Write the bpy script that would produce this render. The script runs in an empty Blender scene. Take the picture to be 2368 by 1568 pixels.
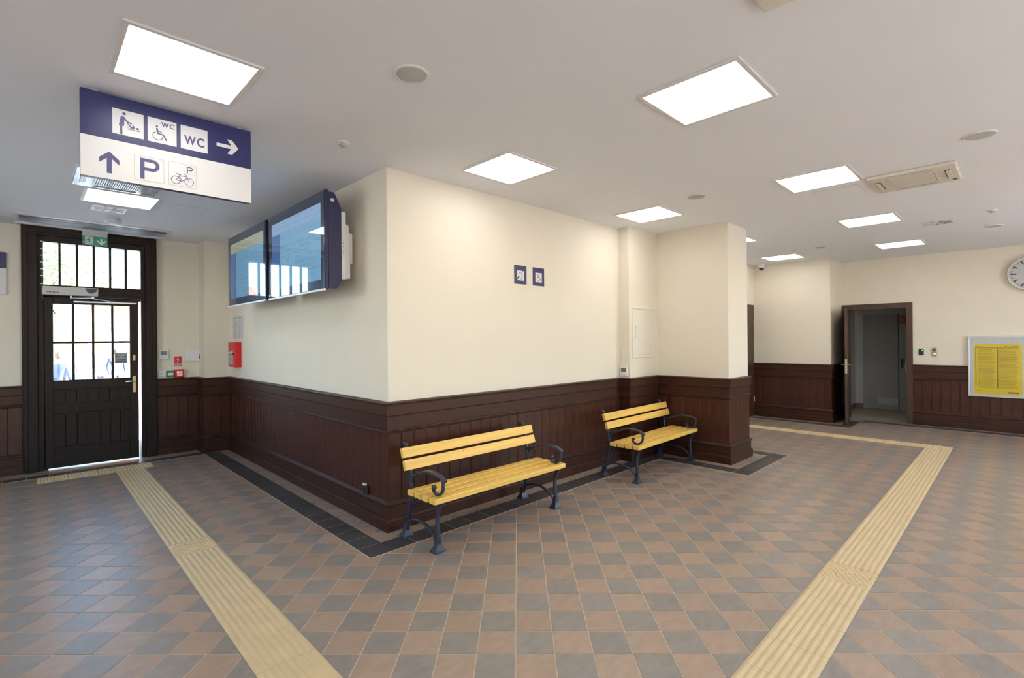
import bpy, bmesh, math, random
from mathutils import Vector, Matrix
random.seed(7)
SC = bpy.context.scene
COL = SC.collection
R90 = -math.pi / 2

# ------------------------------------------------------------------ camera
CAM_LOC = Vector((-2.1665, -3.7131, 1.6))
F_PX = 1146.7
YAW, PITCH, ROLL = math.radians(45.664), math.radians(0.037), math.radians(-0.474)
fw = Vector((math.cos(YAW) * math.cos(PITCH), math.sin(YAW) * math.cos(PITCH), math.sin(PITCH)))
rt0 = Vector((math.sin(YAW), -math.cos(YAW), 0))
up0 = rt0.cross(fw)
rt = rt0 * math.cos(ROLL) + up0 * math.sin(ROLL)
up = -rt0 * math.sin(ROLL) + up0 * math.cos(ROLL)
cam_data = bpy.data.cameras.new('camera')
cam_data.sensor_fit = 'HORIZONTAL'
cam_data.sensor_width = 36.0
cam_data.lens = F_PX / 2368 * 36.0
cam_data.clip_start = 0.05
cam_data.clip_end = 400
cam = bpy.data.objects.new('camera', cam_data)
COL.objects.link(cam)
cam.matrix_world = Matrix(((rt.x, up.x, -fw.x, CAM_LOC.x), (rt.y, up.y, -fw.y, CAM_LOC.y),
                           (rt.z, up.z, -fw.z, CAM_LOC.z), (0, 0, 0, 1)))
SC.camera = cam

# ------------------------------------------------------------------ world, sun, exposure
SKY_STRENGTH = 1.5
SUN_STRENGTH = 105.0
PANEL_STRENGTH = 7.5
world = bpy.data.worlds.new('sky')
SC.world = world
world.use_nodes = True
wn = world.node_tree
for n in list(wn.nodes):
    wn.nodes.remove(n)
wo = wn.nodes.new('ShaderNodeOutputWorld')
wb = wn.nodes.new('ShaderNodeBackground')
ws = wn.nodes.new('ShaderNodeTexSky')
ws.sky_type = 'NISHITA'
ws.sun_disc = False
ws.sun_elevation = math.radians(38)
ws.sun_rotation = math.radians(117)
ws.air_density = 1.0
ws.dust_density = 0.6
wb.inputs['Strength'].default_value = SKY_STRENGTH
wn.links.new(ws.outputs[0], wb.inputs[0])
wn.links.new(wb.outputs[0], wo.inputs[0])
sun_d = bpy.data.lights.new('sun', 'SUN')
sun_d.energy = SUN_STRENGTH
sun_d.angle = 0.0093
sun_d.color = (1.0, 0.97, 0.93)
sun = bpy.data.objects.new('sun', sun_d)
COL.objects.link(sun)
sun.rotation_euler = Vector((-0.70, 0.36, -0.62)).to_track_quat('-Z', 'Y').to_euler()
SC.view_settings.view_transform = 'Standard'
SC.view_settings.look = 'None'
SC.view_settings.gamma = 1.0
SC.view_settings.use_curve_mapping = False
SC.view_settings.exposure = 0.08
SC.cycles.use_light_tree = False
SC.cycles.adaptive_threshold = 0.03
SC.cycles.max_bounces = 6
SC.cycles.diffuse_bounces = 5
SC.cycles.glossy_bounces = 3
SC.cycles.transmission_bounces = 3
SC.cycles.transparent_max_bounces = 10
SC.cycles.caustics_reflective = False
SC.cycles.caustics_refractive = False


def portal(loc, rot, sx, sz):
    d = bpy.data.lights.new('window_portal', 'AREA')
    d.shape = 'RECTANGLE'
    d.size, d.size_y = sx, sz
    d.cycles.is_portal = True
    o = bpy.data.objects.new('window_portal', d)
    COL.objects.link(o)
    o.location = loc
    o.rotation_euler = rot


# ------------------------------------------------------------------ dimensions of the place
HC = 3.06      # ceiling
HW = 1.0825    # top of wainscot
YD = 4.86      # entrance wall
LA = 4.514     # end of the monitor wall
XB, PB, XC, QC, XD = 3.4532, 0.1526, 4.1693, 1.1424, 4.7967
YK = 0.10      # wall beyond the column
X2 = 8.5       # projecting block
Y2 = -1.26
XF = 9.36      # far wall
YBACK = -6.4
XL = -4.6

# ------------------------------------------------------------------ materials
MATS = {}


def nt(name):
    m = bpy.data.materials.new(name)
    m.use_nodes = True
    t = m.node_tree
    b = t.nodes['Principled BSDF']
    return m, t, b


def pmat(name, col, rough=0.5, metal=0.0, var=0.0, scale=8.0, stretch=None, bump=0.0, bscale=None, spec=0.5, rvar=0.0):
    if name in MATS:
        return MATS[name]
    m, t, b = nt(name)
    b.inputs['Base Color'].default_value = (*col, 1)
    b.inputs['Roughness'].default_value = rough
    b.inputs['Metallic'].default_value = metal
    b.inputs['Specular IOR Level'].default_value = spec
    if var or bump or rvar:
        tc = t.nodes.new('ShaderNodeTexCoord')
        mp = t.nodes.new('ShaderNodeMapping')
        t.links.new(tc.outputs['Object'], mp.inputs[0])
        if stretch:
            mp.inputs['Scale'].default_value = stretch
        nz = t.nodes.new('ShaderNodeTexNoise')
        nz.inputs['Scale'].default_value = scale
        nz.inputs['Detail'].default_value = 3
        t.links.new(mp.outputs[0], nz.inputs['Vector'])
        if var:
            rp = t.nodes.new('ShaderNodeValToRGB')
            rp.color_ramp.elements[0].position = 0.3
            rp.color_ramp.elements[1].position = 0.7
            rp.color_ramp.elements[0].color = (*[c * (1 - var) for c in col], 1)
            rp.color_ramp.elements[1].color = (*[min(1, c * (1 + var)) for c in col], 1)
            t.links.new(nz.outputs[0], rp.inputs[0])
            t.links.new(rp.outputs[0], b.inputs['Base Color'])
        if rvar:
            mr = t.nodes.new('ShaderNodeMapRange')
            mr.inputs[1].default_value = 0.3
            mr.inputs[2].default_value = 0.7
            mr.inputs[3].default_value = rough - rvar
            mr.inputs[4].default_value = rough + rvar
            t.links.new(nz.outputs[0], mr.inputs[0])
            t.links.new(mr.outputs[0], b.inputs['Roughness'])
        if bump:
            n2 = nz
            if bscale:
                n2 = t.nodes.new('ShaderNodeTexNoise')
                n2.inputs['Scale'].default_value = bscale
                n2.inputs['Detail'].default_value = 4
                t.links.new(mp.outputs[0], n2.inputs['Vector'])
            bp = t.nodes.new('ShaderNodeBump')
            bp.inputs['Strength'].default_value = bump
            bp.inputs['Distance'].default_value = 0.002
            t.links.new(n2.outputs[0], bp.inputs['Height'])
            t.links.new(bp.outputs[0], b.inputs['Normal'])
    MATS[name] = m
    return m


def emat(name, col, strength):
    if name in MATS:
        return MATS[name]
    m, t, b = nt(name)
    b.inputs['Base Color'].default_value = (*col, 1)
    b.inputs['Emission Color'].default_value = (*col, 1)
    b.inputs['Emission Strength'].default_value = strength
    MATS[name] = m
    return m


def glassmat(name, tint=(1, 1, 1), refl=1.0, rough=0.0):
    m, t, b = nt(name)
    t.nodes.remove(b)
    out = [n for n in t.nodes if n.type == 'OUTPUT_MATERIAL'][0]
    tr = t.nodes.new('ShaderNodeBsdfTransparent')
    tr.inputs[0].default_value = (*tint, 1)
    gl = t.nodes.new('ShaderNodeBsdfGlossy')
    gl.inputs['Roughness'].default_value = rough
    # Schlick reflectance from the facing angle (the same from both sides of a thin pane)
    lw = t.nodes.new('ShaderNodeLayerWeight')
    lw.inputs['Blend'].default_value = 0.5
    pw = t.nodes.new('ShaderNodeMath')
    pw.operation = 'POWER'
    pw.inputs[1].default_value = 5.0
    t.links.new(lw.outputs['Facing'], pw.inputs[0])
    fr = t.nodes.new('ShaderNodeMath')
    fr.operation = 'MULTIPLY_ADD'
    fr.inputs[1].default_value = 0.96
    fr.inputs[2].default_value = 0.04
    t.links.new(pw.outputs[0], fr.inputs[0])
    mu = t.nodes.new('ShaderNodeMath')
    mu.operation = 'MULTIPLY'
    mu.inputs[1].default_value = refl
    mx = t.nodes.new('ShaderNodeMixShader')
    t.links.new(fr.outputs[0], mu.inputs[0])
    t.links.new(mu.outputs[0], mx.inputs[0])
    t.links.new(tr.outputs[0], mx.inputs[1])
    t.links.new(gl.outputs[0], mx.inputs[2])
    t.links.new(mx.outputs[0], out.inputs[0])
    MATS[name] = m
    return m


def tilemat(name, col, var, rough):
    """slate-look tile: mottling inside the tile and a shade of its own for each tile"""
    m, t, b = nt(name)
    L = t.links.new
    geo = t.nodes.new('ShaderNodeNewGeometry')
    rot = t.nodes.new('ShaderNodeVectorRotate')
    rot.inputs['Center'].default_value = (GX, GY, 0)
    rot.inputs['Angle'].default_value = math.pi / 2 - GANG
    L(geo.outputs['Position'], rot.inputs['Vector'])
    sub = t.nodes.new('ShaderNodeVectorMath')
    sub.operation = 'SUBTRACT'
    sub.inputs[1].default_value = (GX, GY, 0)
    L(rot.outputs[0], sub.inputs[0])
    sc = t.nodes.new('ShaderNodeVectorMath')
    sc.operation = 'MULTIPLY'
    sc.inputs[1].default_value = (1 / GS, 1 / GS, 0)
    L(sub.outputs[0], sc.inputs[0])
    fl = t.nodes.new('ShaderNodeVectorMath')
    fl.operation = 'FLOOR'
    L(sc.outputs[0], fl.inputs[0])
    wn_ = t.nodes.new('ShaderNodeTexWhiteNoise')
    wn_.noise_dimensions = '2D'
    L(fl.outputs[0], wn_.inputs['Vector'])
    off = t.nodes.new('ShaderNodeVectorMath')
    off.operation = 'MULTIPLY_ADD'
    off.inputs[1].default_value = (9, 9, 9)
    L(wn_.outputs['Color'], off.inputs[0])
    L(geo.outputs['Position'], off.inputs[2])
    mp = t.nodes.new('ShaderNodeMapping')
    mp.inputs['Rotation'].default_value = (0, 0, 0.5)
    mp.inputs['Scale'].default_value = (1, 2.2, 1)
    L(off.outputs[0], mp.inputs[0])
    n1 = t.nodes.new('ShaderNodeTexNoise')
    n1.inputs['Scale'].default_value = 9
    n1.inputs['Detail'].default_value = 5
    n1.inputs['Roughness'].default_value = 0.62
    n1.inputs['Distortion'].default_value = 0.0
    L(mp.outputs[0], n1.inputs['Vector'])
    rp = t.nodes.new('ShaderNodeValToRGB')
    rp.color_ramp.elements[0].position = 0.28
    rp.color_ramp.elements[1].position = 0.75
    rp.color_ramp.elements[0].color = (*[c * (1 - var) for c in col], 1)
    rp.color_ramp.elements[1].color = (*[min(1, c * (1 + var)) for c in col], 1)
    L(n1.outputs[0], rp.inputs[0])
    hs = t.nodes.new('ShaderNodeHueSaturation')
    mr = t.nodes.new('ShaderNodeMapRange')
    mr.inputs[3].default_value = 0.94
    mr.inputs[4].default_value = 1.06
    L(wn_.outputs['Value'], mr.inputs[0])
    L(mr.outputs[0], hs.inputs['Value'])
    L(rp.outputs[0], hs.inputs['Color'])
    L(hs.outputs[0], b.inputs['Base Color'])
    rr = t.nodes.new('ShaderNodeMapRange')
    rr.inputs[1].default_value = 0.3
    rr.inputs[2].default_value = 0.7
    rr.inputs[3].default_value = rough + 0.01
    rr.inputs[4].default_value = rough + 0.08
    L(n1.outputs[0], rr.inputs[0])
    L(rr.outputs[0], b.inputs['Roughness'])
    MATS[name] = m
    return m


GX, GY, GANG, GS = -0.3995, -1.9133, math.radians(45.099), 0.1983

M_WALL = pmat('cream_plaster', (0.80, 0.742, 0.625), 0.75, var=0.012, scale=3)
M_CEIL = pmat('ceiling_paint', (0.85, 0.868, 0.915), 0.85, var=0.012, scale=1.5)
M_WOOD = pmat('dark_stained_wood', (0.049, 0.0150, 0.0080), 0.40, var=0.3, scale=5, stretch=(9, 9, 0.8), rvar=0.05, spec=0.28)
M_WOODH = pmat('dark_stained_rail', (0.040, 0.0145, 0.0085), 0.44, var=0.28, scale=5, stretch=(1.2, 1.2, 9), rvar=0.05, spec=0.24)
M_DOOR = pmat('entrance_door_wood', (0.014, 0.0075, 0.006), 0.5, var=0.25, scale=4, stretch=(8, 8, 0.8), bump=0.06, spec=0.22)
M_DOOR2 = pmat('brown_door_wood', (0.048, 0.023, 0.012), 0.4, var=0.25, scale=4, stretch=(8, 8, 0.8), bump=0.06)
M_GROUT = pmat('grout', (0.62, 0.51, 0.37), 0.8, var=0.1, scale=30)
M_TB = tilemat('brown_tile', (0.345, 0.250, 0.185), 0.12, 0.30)
M_TG = tilemat('grey_tile', (0.250, 0.222, 0.196), 0.15, 0.30)
M_TD = tilemat('dark_tile', (0.060, 0.057, 0.056), 0.3, 0.33)
M_TACT = pmat('cream_tactile', (0.62, 0.485, 0.275), 0.45, var=0.06, scale=6, rvar=0.08)
M_WHITE = pmat('white_plastic', (0.80, 0.80, 0.80), 0.4, var=0.01)
M_FRAME = pmat('white_lacquer', (0.72, 0.71, 0.70), 0.4, var=0.01)
M_ALU = pmat('aluminium', (0.62, 0.63, 0.65), 0.35, 0.8, var=0.04, scale=20)
M_STEEL = pmat('polished_steel', (0.75, 0.76, 0.8), 0.2, 1.0, var=0.02)
M_BRASS = pmat('brass', (0.62, 0.42, 0.14), 0.3, 1.0, var=0.05)
M_BRONZE = pmat('satin_bronze', (0.42, 0.31, 0.17), 0.4, 0.8, var=0.05)
M_BLUE = pmat('navy_lacquer', (0.010, 0.010, 0.050), 0.38, var=0.02, spec=0.35)
M_SIGNB = pmat('navy_film', (0.012, 0.014, 0.080), 0.34, var=0.01, spec=0.4)
M_SIGNW = pmat('white_film', (0.71, 0.715, 0.72), 0.4, var=0.008)
M_PICTO = pmat('navy_print', (0.045, 0.042, 0.14), 0.4, var=0.01)
M_GREYLINE = pmat('grey_print', (0.32, 0.31, 0.30), 0.5, var=0.01)
M_BLACK = pmat('black_plastic', (0.012, 0.012, 0.014), 0.35, var=0.05)
M_DARK = pmat('dark_slot', (0.03, 0.034, 0.04), 0.6, var=0.05)
M_IRON = pmat('navy_cast_iron', (0.020, 0.028, 0.048), 0.32, 0.0, var=0.2, scale=25, bump=0.25, bscale=90)
M_SLAT = pmat('yellow_stained_pine', (0.80, 0.515, 0.12), 0.42, var=0.11, scale=3.2, stretch=(0.6, 9, 9), bump=0.05)
M_KNOT = pmat('pine_knot', (0.20, 0.075, 0.02), 0.5, var=0.4, scale=40)
M_RED = pmat('red_enamel', (0.55, 0.006, 0.008), 0.35, var=0.03)
M_GREEN = pmat('green_enamel', (0.012, 0.13, 0.075), 0.4, var=0.03)
M_EXIT = pmat('exit_green', (0.008, 0.22, 0.12), 0.35, var=0.03)
M_PAPER = pmat('paper', (0.70, 0.70, 0.70), 0.7, var=0.02)
M_PRINT = pmat('black_print', (0.05, 0.05, 0.05), 0.6, var=0.05)
M_YEL = pmat('yellow_paper', (0.83, 0.62, 0.02), 0.55, var=0.03)
M_YPR = pmat('olive_print', (0.26, 0.20, 0.015), 0.6, var=0.1, scale=60)
M_GREYDOOR = pmat('grey_steel_door', (0.38, 0.39, 0.385), 0.45, var=0.03)
M_GRILLE = pmat('speaker_mesh', (0.40, 0.42, 0.40), 0.55, var=0.08, scale=300)
M_ACP = pmat('ivory_plastic', (0.66, 0.63, 0.54), 0.45, var=0.02)
M_FOIL = pmat('protective_film', (0.70, 0.76, 0.86), 0.12, 0.25, var=0.25, scale=9, stretch=(1, 6, 3), bump=0.6, bscale=14)
M_GLASS = glassmat('window_glass', (0.93, 0.97, 0.97))
M_CASEGL = glassmat('case_glass', (0.97, 0.97, 0.97))
M_LAMP = emat('led_diffuser', (1.0, 0.98, 0.95), PANEL_STRENGTH)
M_ROOMFLOOR = pmat('beige_lino', (0.40, 0.34, 0.24), 0.4, var=0.05, scale=20)
M_ROOMWALL = pmat('white_plaster', (0.62, 0.62, 0.64), 0.8, var=0.02)
M_BASEGREY = pmat('olive_skirting', (0.13, 0.12, 0.08), 0.6, var=0.05)

# ------------------------------------------------------------------ mesh helpers


class MB:
    def __init__(self):
        self.v, self.f = [], []

    def add(self, vs, fs):
        k = len(self.v)
        self.v += [tuple(p) for p in vs]
        self.f += [tuple(i + k for i in q) for q in fs]
        return self

    def box(self, x0, x1, y0, y1, z0, z1):
        if x0 > x1: x0, x1 = x1, x0
        if y0 > y1: y0, y1 = y1, y0
        if z0 > z1: z0, z1 = z1, z0
        return self.add([(x0, y0, z0), (x1, y0, z0), (x1, y1, z0), (x0, y1, z0), (x0, y0, z1), (x1, y0, z1), (x1, y1, z1), (x0, y1, z1)],
                        [(0, 3, 2, 1), (4, 5, 6, 7), (0, 1, 5, 4), (1, 2, 6, 5), (2, 3, 7, 6), (3, 0, 4, 7)])

    def prism(self, poly, a, b, axis='y'):
        """poly: 2D points; extruded from a to b along axis (the two other axes in order x,y,z)"""
        n = len(poly)
        def P(p, t):
            return {'x': (t, p[0], p[1]), 'y': (p[0], t, p[1]), 'z': (p[0], p[1], t)}[axis]
        vs = [P(p, a) for p in poly] + [P(p, b) for p in poly]
        fs = [tuple(range(n)), tuple(range(2 * n - 1, n - 1, -1))]
        fs += [(i, i + n, (i + 1) % n + n, (i + 1) % n) for i in range(n)]
        return self.add(vs, fs)

    def lathe(self, prof, c=(0, 0, 0), n=24, axis='z', a0=0.0):
        """prof: (radius, height) list; closed with caps where the radius is > 0 at the ends"""
        vs, fs = [], []
        for r, h in prof:
            for i in range(n):
                a = a0 + 2 * math.pi * i / n
                q = (r * math.cos(a), r * math.sin(a))
                p = {'z': (q[0], q[1], h), 'y': (q[0], h, q[1]), 'x': (h, q[0], q[1])}[axis]
                vs.append((p[0] + c[0], p[1] + c[1], p[2] + c[2]))
        m = len(prof)
        for k in range(m - 1):
            for i in range(n):
                j = (i + 1) % n
                fs.append((k * n + i, k * n + j, (k + 1) * n + j, (k + 1) * n + i))
        fs.append(tuple(range(n - 1, -1, -1)))
        fs.append(tuple((m - 1) * n + i for i in range(n)))
        return self.add(vs, fs)

    def tube(self, path, r, n=8, cap=True):
        path = [Vector(p) for p in path]
        rs = r if isinstance(r, (list, tuple)) else [r] * len(path)
        k = len(self.v)
        prev = None
        vs, fs = [], []
        for i, p in enumerate(path):
            d = (path[min(i + 1, len(path) - 1)] - path[max(i - 1, 0)]).normalized()
            ref = prev if prev else (Vector((0, 0, 1)) if abs(d.z) < 0.9 else Vector((1, 0, 0)))
            a = (ref - d * ref.dot(d)).normalized()
            b = d.cross(a)
            prev = a
            for j in range(n):
                t = 2 * math.pi * j / n
                vs.append(p + (a * math.cos(t) + b * math.sin(t)) * rs[i])
        for i in range(len(path) - 1):
            for j in range(n):
                fs.append((i * n + j, i * n + (j + 1) % n, (i + 1) * n + (j + 1) % n, (i + 1) * n + j))
        if cap:
            fs.append(tuple(range(n - 1, -1, -1)))
            fs.append(tuple((len(path) - 1) * n + j for j in range(n)))
        return self.add(vs, fs)

    def bar(self, path, x, w, t):
        """flat bar lying in the y-z plane at x: width w across x, thickness t in plane; rounded edges"""
        ts = t if isinstance(t, (list, tuple)) else [t] * len(path)
        wsx = w if isinstance(w, (list, tuple)) else [w] * len(path)
        pts = [Vector((p[0], p[1])) for p in path]
        vs, fs = [], []
        n = 8
        for i, p in enumerate(pts):
            d = (pts[min(i + 1, len(pts) - 1)] - pts[max(i - 1, 0)]).normalized()
            nr = Vector((-d.y, d.x))
            W, T = wsx[i] / 2, ts[i] / 2
            c = min(W, T) * 0.55
            for (a, b) in ((W, T - c), (W - c, T), (-W + c, T), (-W, T - c), (-W, -T + c), (-W + c, -T), (W - c, -T), (W, -T + c)):
                q = p + nr * b
                vs.append((x + a, q.x, q.y))
        for i in range(len(pts) - 1):
            for j in range(n):
                fs.append((i * n + j, i * n + (j + 1) % n, (i + 1) * n + (j + 1) % n, (i + 1) * n + j))
        fs.append(tuple(range(n - 1, -1, -1)))
        fs.append(tuple((len(pts) - 1) * n + j for j in range(n)))
        return self.add(vs, fs)

    def mesh(self, name, mat, smooth=False, bevel=0.0, seg=2):
        me = bpy.data.meshes.new(name)
        me.from_pydata(self.v, [], self.f)
        bm = bmesh.new()
        bm.from_mesh(me)
        bmesh.ops.recalc_face_normals(bm, faces=bm.faces)
        if bevel:
            es = [e for e in bm.edges if len(e.link_faces) == 2 and e.calc_face_angle(0) > 0.6]
            bmesh.ops.bevel(bm, geom=es, offset=bevel, segments=seg, profile=0.5, affect='EDGES', clamp_overlap=True)
        bm.to_mesh(me)
        bm.free()
        if smooth:
            for p in me.polygons:
                p.use_smooth = True
            try:
                me.set_sharp_from_angle(angle=math.radians(38))
            except Exception:
                pass
        if mat:
            me.materials.append(mat)
        return me

    def build(self, name, mat, parent=None, smooth=False, bevel=0.0, seg=2, loc=None, rotz=0.0):
        return link(name, self.mesh(name, mat, smooth, bevel, seg), parent, loc, rotz)


def link(name, me, parent=None, loc=None, rotz=0.0):
    o = bpy.data.objects.new(name, me)
    COL.objects.link(o)
    if parent:
        o.parent = parent
    if loc is not None:
        o.location = loc
    if rotz:
        o.rotation_euler = (0, 0, rotz)
    return o


def tag(o, label, cat, group=None, kind=None):
    o['label'] = label
    o['category'] = cat
    if group:
        o['group'] = group
    if kind:
        o['kind'] = kind
    return o


def thing(name, label, cat, loc=(0, 0, 0), rotz=0.0, group=None, kind=None):
    o = bpy.data.objects.new(name, None)
    COL.objects.link(o)
    o.location = loc
    o.rotation_euler = (0, 0, rotz)
    o.empty_display_size = 0.1
    return tag(o, label, cat, group, kind)


def struct(name, mb, mat, label, cat, **k):
    return tag(mb.build(name, mat, **k), label, cat, kind='structure')


def copy_tree(root, loc, rotz=None):
    r = root.copy()
    COL.objects.link(r)
    r.location = loc
    if rotz is not None:
        r.rotation_euler = (0, 0, rotz)
    def rec(src, dst):
        for ch in list(src.children):
            c = ch.copy()
            COL.objects.link(c)
            c.parent = dst
            rec(ch, c)
    rec(root, r)
    return r


def smooth_path(pts, k=6):
    """Catmull-Rom through 2D or 3D points"""
    P = [Vector(p) for p in pts]
    out = []
    for i in range(len(P) - 1):
        p0, p1, p2, p3 = P[max(i - 1, 0)], P[i], P[i + 1], P[min(i + 2, len(P) - 1)]
        for j in range(k):
            t = j / k
            out.append(0.5 * ((2 * p1) + (p2 - p0) * t + (2 * p0 - 5 * p1 + 4 * p2 - p3) * t * t + (3 * p1 - p0 - 3 * p2 + p3) * t ** 3))
    out.append(P[-1])
    return out


class Icon(MB):
    """flat print in the local x-z plane; u,v in metres from an origin, y is the print's depth"""
    def __init__(self, y, ox=0.0, oz=0.0, s=1.0):
        super().__init__()
        self.y, self.ox, self.oz, self.s = y, ox, oz, s
        self.layer = 0

    def P(self, p):
        return (self.ox + p[0] * self.s, self.y - 1.2e-5 * (self.layer % 40), self.oz + p[1] * self.s)

    def poly(self, pts):
        self.layer += 1      # each printed shape lies a hair above the one before
        return self.add([self.P(p) for p in pts], [tuple(range(len(pts)))])

    def rect(self, x0, x1, z0, z1):
        return self.poly([(x0, z0), (x1, z0), (x1, z1), (x0, z1)])

    def disc(self, c, r, n=20, rz=None):
        return self.poly([(c[0] + r * math.cos(2 * math.pi * i / n), c[1] + (rz or r) * math.sin(2 * math.pi * i / n)) for i in range(n)])

    def ring(self, c, r, w, a0=0, a1=360, n=32):
        self.layer += 1
        A = [math.radians(a0 + (a1 - a0) * i / n) for i in range(n + 1)]
        vs = [self.P((c[0] + (r - w / 2) * math.cos(a), c[1] + (r - w / 2) * math.sin(a))) for a in A]
        vs += [self.P((c[0] + (r + w / 2) * math.cos(a), c[1] + (r + w / 2) * math.sin(a))) for a in A]
        return self.add(vs, [(i, i + 1, n + 2 + i, n + 1 + i) for i in range(n)])

    def stroke(self, pts, w, round_=True):
        for a, b in zip(pts[:-1], pts[1:]):
            d = Vector((b[0] - a[0], b[1] - a[1]))
            if d.length < 1e-6:
                continue
            d.normalize()
            n = Vector((-d.y, d.x)) * (w / 2)
            self.poly([(a[0] + n.x, a[1] + n.y), (b[0] + n.x, b[1] + n.y), (b[0] - n.x, b[1] - n.y), (a[0] - n.x, a[1] - n.y)])
        if round_:
            for p in pts:
                self.disc(p, w / 2, 10)
        return self

    def frame(self, x0, x1, z0, z1, w):
        self.rect(x0, x1, z0, z0 + w); self.rect(x0, x1, z1 - w, z1)
        self.rect(x0, x0 + w, z0 + w, z1 - w); self.rect(x1 - w, x1, z0 + w, z1 - w)
        return self

    def text(self, body, x0, x1, z0, z1, bold=0.0):
        """lettering fitted into a rectangle"""
        cu = bpy.data.curves.new('lettering', 'FONT')
        cu.body = body
        cu.offset = bold
        cu.resolution_u = 6
        o = bpy.data.objects.new('lettering', cu)
        COL.objects.link(o)
        bpy.context.view_layer.update()
        ev = o.evaluated_get(bpy.context.evaluated_depsgraph_get())
        me = ev.to_mesh()
        vs = [v.co.copy() for v in me.vertices]
        fs = [tuple(p.vertices) for p in me.polygons]
        ev.to_mesh_clear()
        bpy.data.objects.remove(o)
        bpy.data.curves.remove(cu)
        if not vs:
            return self
        mx0, mx1 = min(v.x for v in vs), max(v.x for v in vs)
        my0, my1 = min(v.y for v in vs), max(v.y for v in vs)
        return self.add([self.P((x0 + (v.x - mx0) / (mx1 - mx0) * (x1 - x0), z0 + (v.y - my0) / (my1 - my0) * (z1 - z0))) for v in vs], fs)


# ------------------------------------------------------------------ floor: slab of grout with tiles laid on it
floor = struct('floor', MB().box(XL, XF + 0.1, YBACK, YD + 0.3, -0.25, -0.0022), M_GROUT,
               'checkered brown and grey slate floor tiles laid diagonally with beige joints', 'floor')
gv = Vector((math.cos(GANG), math.sin(GANG)))
gu = Vector((gv.y, -gv.x))
half = GS / 2 - 0.0026


def tile_mb():
    m = MB()
    m.add([(-half, -half, -0.004), (half, -half, -0.004), (half, half, -0.004), (-half, half, -0.004),
           (-half, -half, -0.0006), (half, -half, -0.0006), (half, half, -0.0006), (-half, half, -0.0006),
           (-half + .0012, -half + .0012, 0), (half - .0012, -half + .0012, 0), (half - .0012, half - .0012, 0), (-half + .0012, half - .0012, 0)],
          [(8, 9, 10, 11)] + [(i, (i + 1) % 4, (i + 1) % 4 + 4, i + 4) for i in range(4)] + [(i + 4, (i + 1) % 4 + 4, (i + 1) % 4 + 8, i + 8) for i in range(4)])
    return m


def project(p):
    d = Vector(p) - CAM_LOC
    z = d.dot(fw)
    if z < 0.05:
        return None
    return (1184 + F_PX * d.dot(rt) / z, 784 - F_PX * d.dot(up) / z)


def covered(x, y):
    """true where walls, border tiles or tactile strips hide the floor"""
    if x > 0.1 and y > -0.2 and x < X2 and y > 0: return True
    if -0.45 < x < 4.2 and -0.42 < y < 4.6 and x > -0.42 and not (x > 0 and y > 0) and (x > -0.36 and y > -0.36): return True
    if XC - .36 < x < XD + .36 and y > -QC - .36 and y < 0.2: return True
    if -1.42 < x < -1.08 and -4 < y < 4.4: return True
    if -3.07 < y < -2.73 and -4 < x < 7.3: return True
    if x > 6.95 and x < 7.35 and -3 < y < 0.1: return True
    if y > YD - .3 or x > XF - .3: return True
    return False


cells = []
for i in range(-90, 91):
    for j in range(-90, 91):
        c = Vector((GX, GY)) + gu * ((i + .5) * GS) + gv * ((j + .5) * GS)
        if not (XL + .1 < c.x < XF + .12 and YBACK + .1 < c.y < YD + .1):
            continue
        if c.x > 0.25 and c.y > 0.35 and c.x < X2 + 0.5:
            continue
        if c.x > X2 + .25 and c.y > Y2 + .25:
            continue
        area = 0
        q = [project((c.x + sx, c.y + sy, 0)) for sx, sy in ((.14, 0), (0, .14), (-.14, 0), (0, -.14))]
        if all(q):
            cx = sum(a[0] for a in q) / 4
            cy = sum(a[1] for a in q) / 4
            if 0 < cx < 2368 and 0 < cy < 1568 and not covered(c.x, c.y):
                area = abs(sum(q[a][0] * q[(a + 1) % 4][1] - q[(a + 1) % 4][0] * q[a][1] for a in range(4))) / 2
        cells.append((area, i, j, c))
cells.sort(key=lambda t: -t[0])
me_b = tile_mb().mesh('floor_tile', M_TB)
me_g = tile_mb().mesh('floor_tile_grey', M_TG)
rest_b, rest_g = MB(), MB()
tang = GANG - math.pi / 2
ca, sa = math.cos(tang), math.sin(tang)
proto = tile_mb()
for k, (area, i, j, c) in enumerate(cells):
    brown = (i + j) % 2 != 0
    if k < 300:
        o = link('floor_tile', me_b if brown else me_g, floor, (c.x, c.y, 0), tang)
    else:
        (rest_b if brown else rest_g).add([(c.x + v[0] * ca - v[1] * sa, c.y + v[0] * sa + v[1] * ca, v[2]) for v in proto.v], proto.f)
for nm, r_, m_ in (('distant_brown_tiles', rest_b, M_TB), ('distant_grey_tiles', rest_g, M_TG)):
    o = r_.build(nm, m_, floor)
    o['kind'] = 'stuff'

# dark border tiles running along the walls, bedded on a strip of grout
def band(x0, x1, y0, y1):
    MB().box(x0 - .003, x1 + .003, y0 - .003, y1 + .003, -0.002, 0.0008).build('border_joint', M_GROUT, floor)
    lx, ly = x1 - x0, y1 - y0
    n = max(1, round(max(lx, ly) / 0.2))
    g = 0.0022
    if lx > ly:
        w = lx / n
        me = MB().box(-w / 2 + g, w / 2 - g, -ly / 2 + g, ly / 2 - g, 0, 0.0018).mesh('border_tile', M_TD)
        for k in range(n):
            link('border_tile', me, floor, (x0 + (k + .5) * w, (y0 + y1) / 2, 0))
    else:
        w = ly / n
        me = MB().box(-lx / 2 + g, lx / 2 - g, -w / 2 + g, w / 2 - g, 0, 0.0018).mesh('border_tile', M_TD)
        for k in range(n):
            link('border_tile', me, floor, ((x0 + x1) / 2, y0 + (k + .5) * w, 0))


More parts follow.
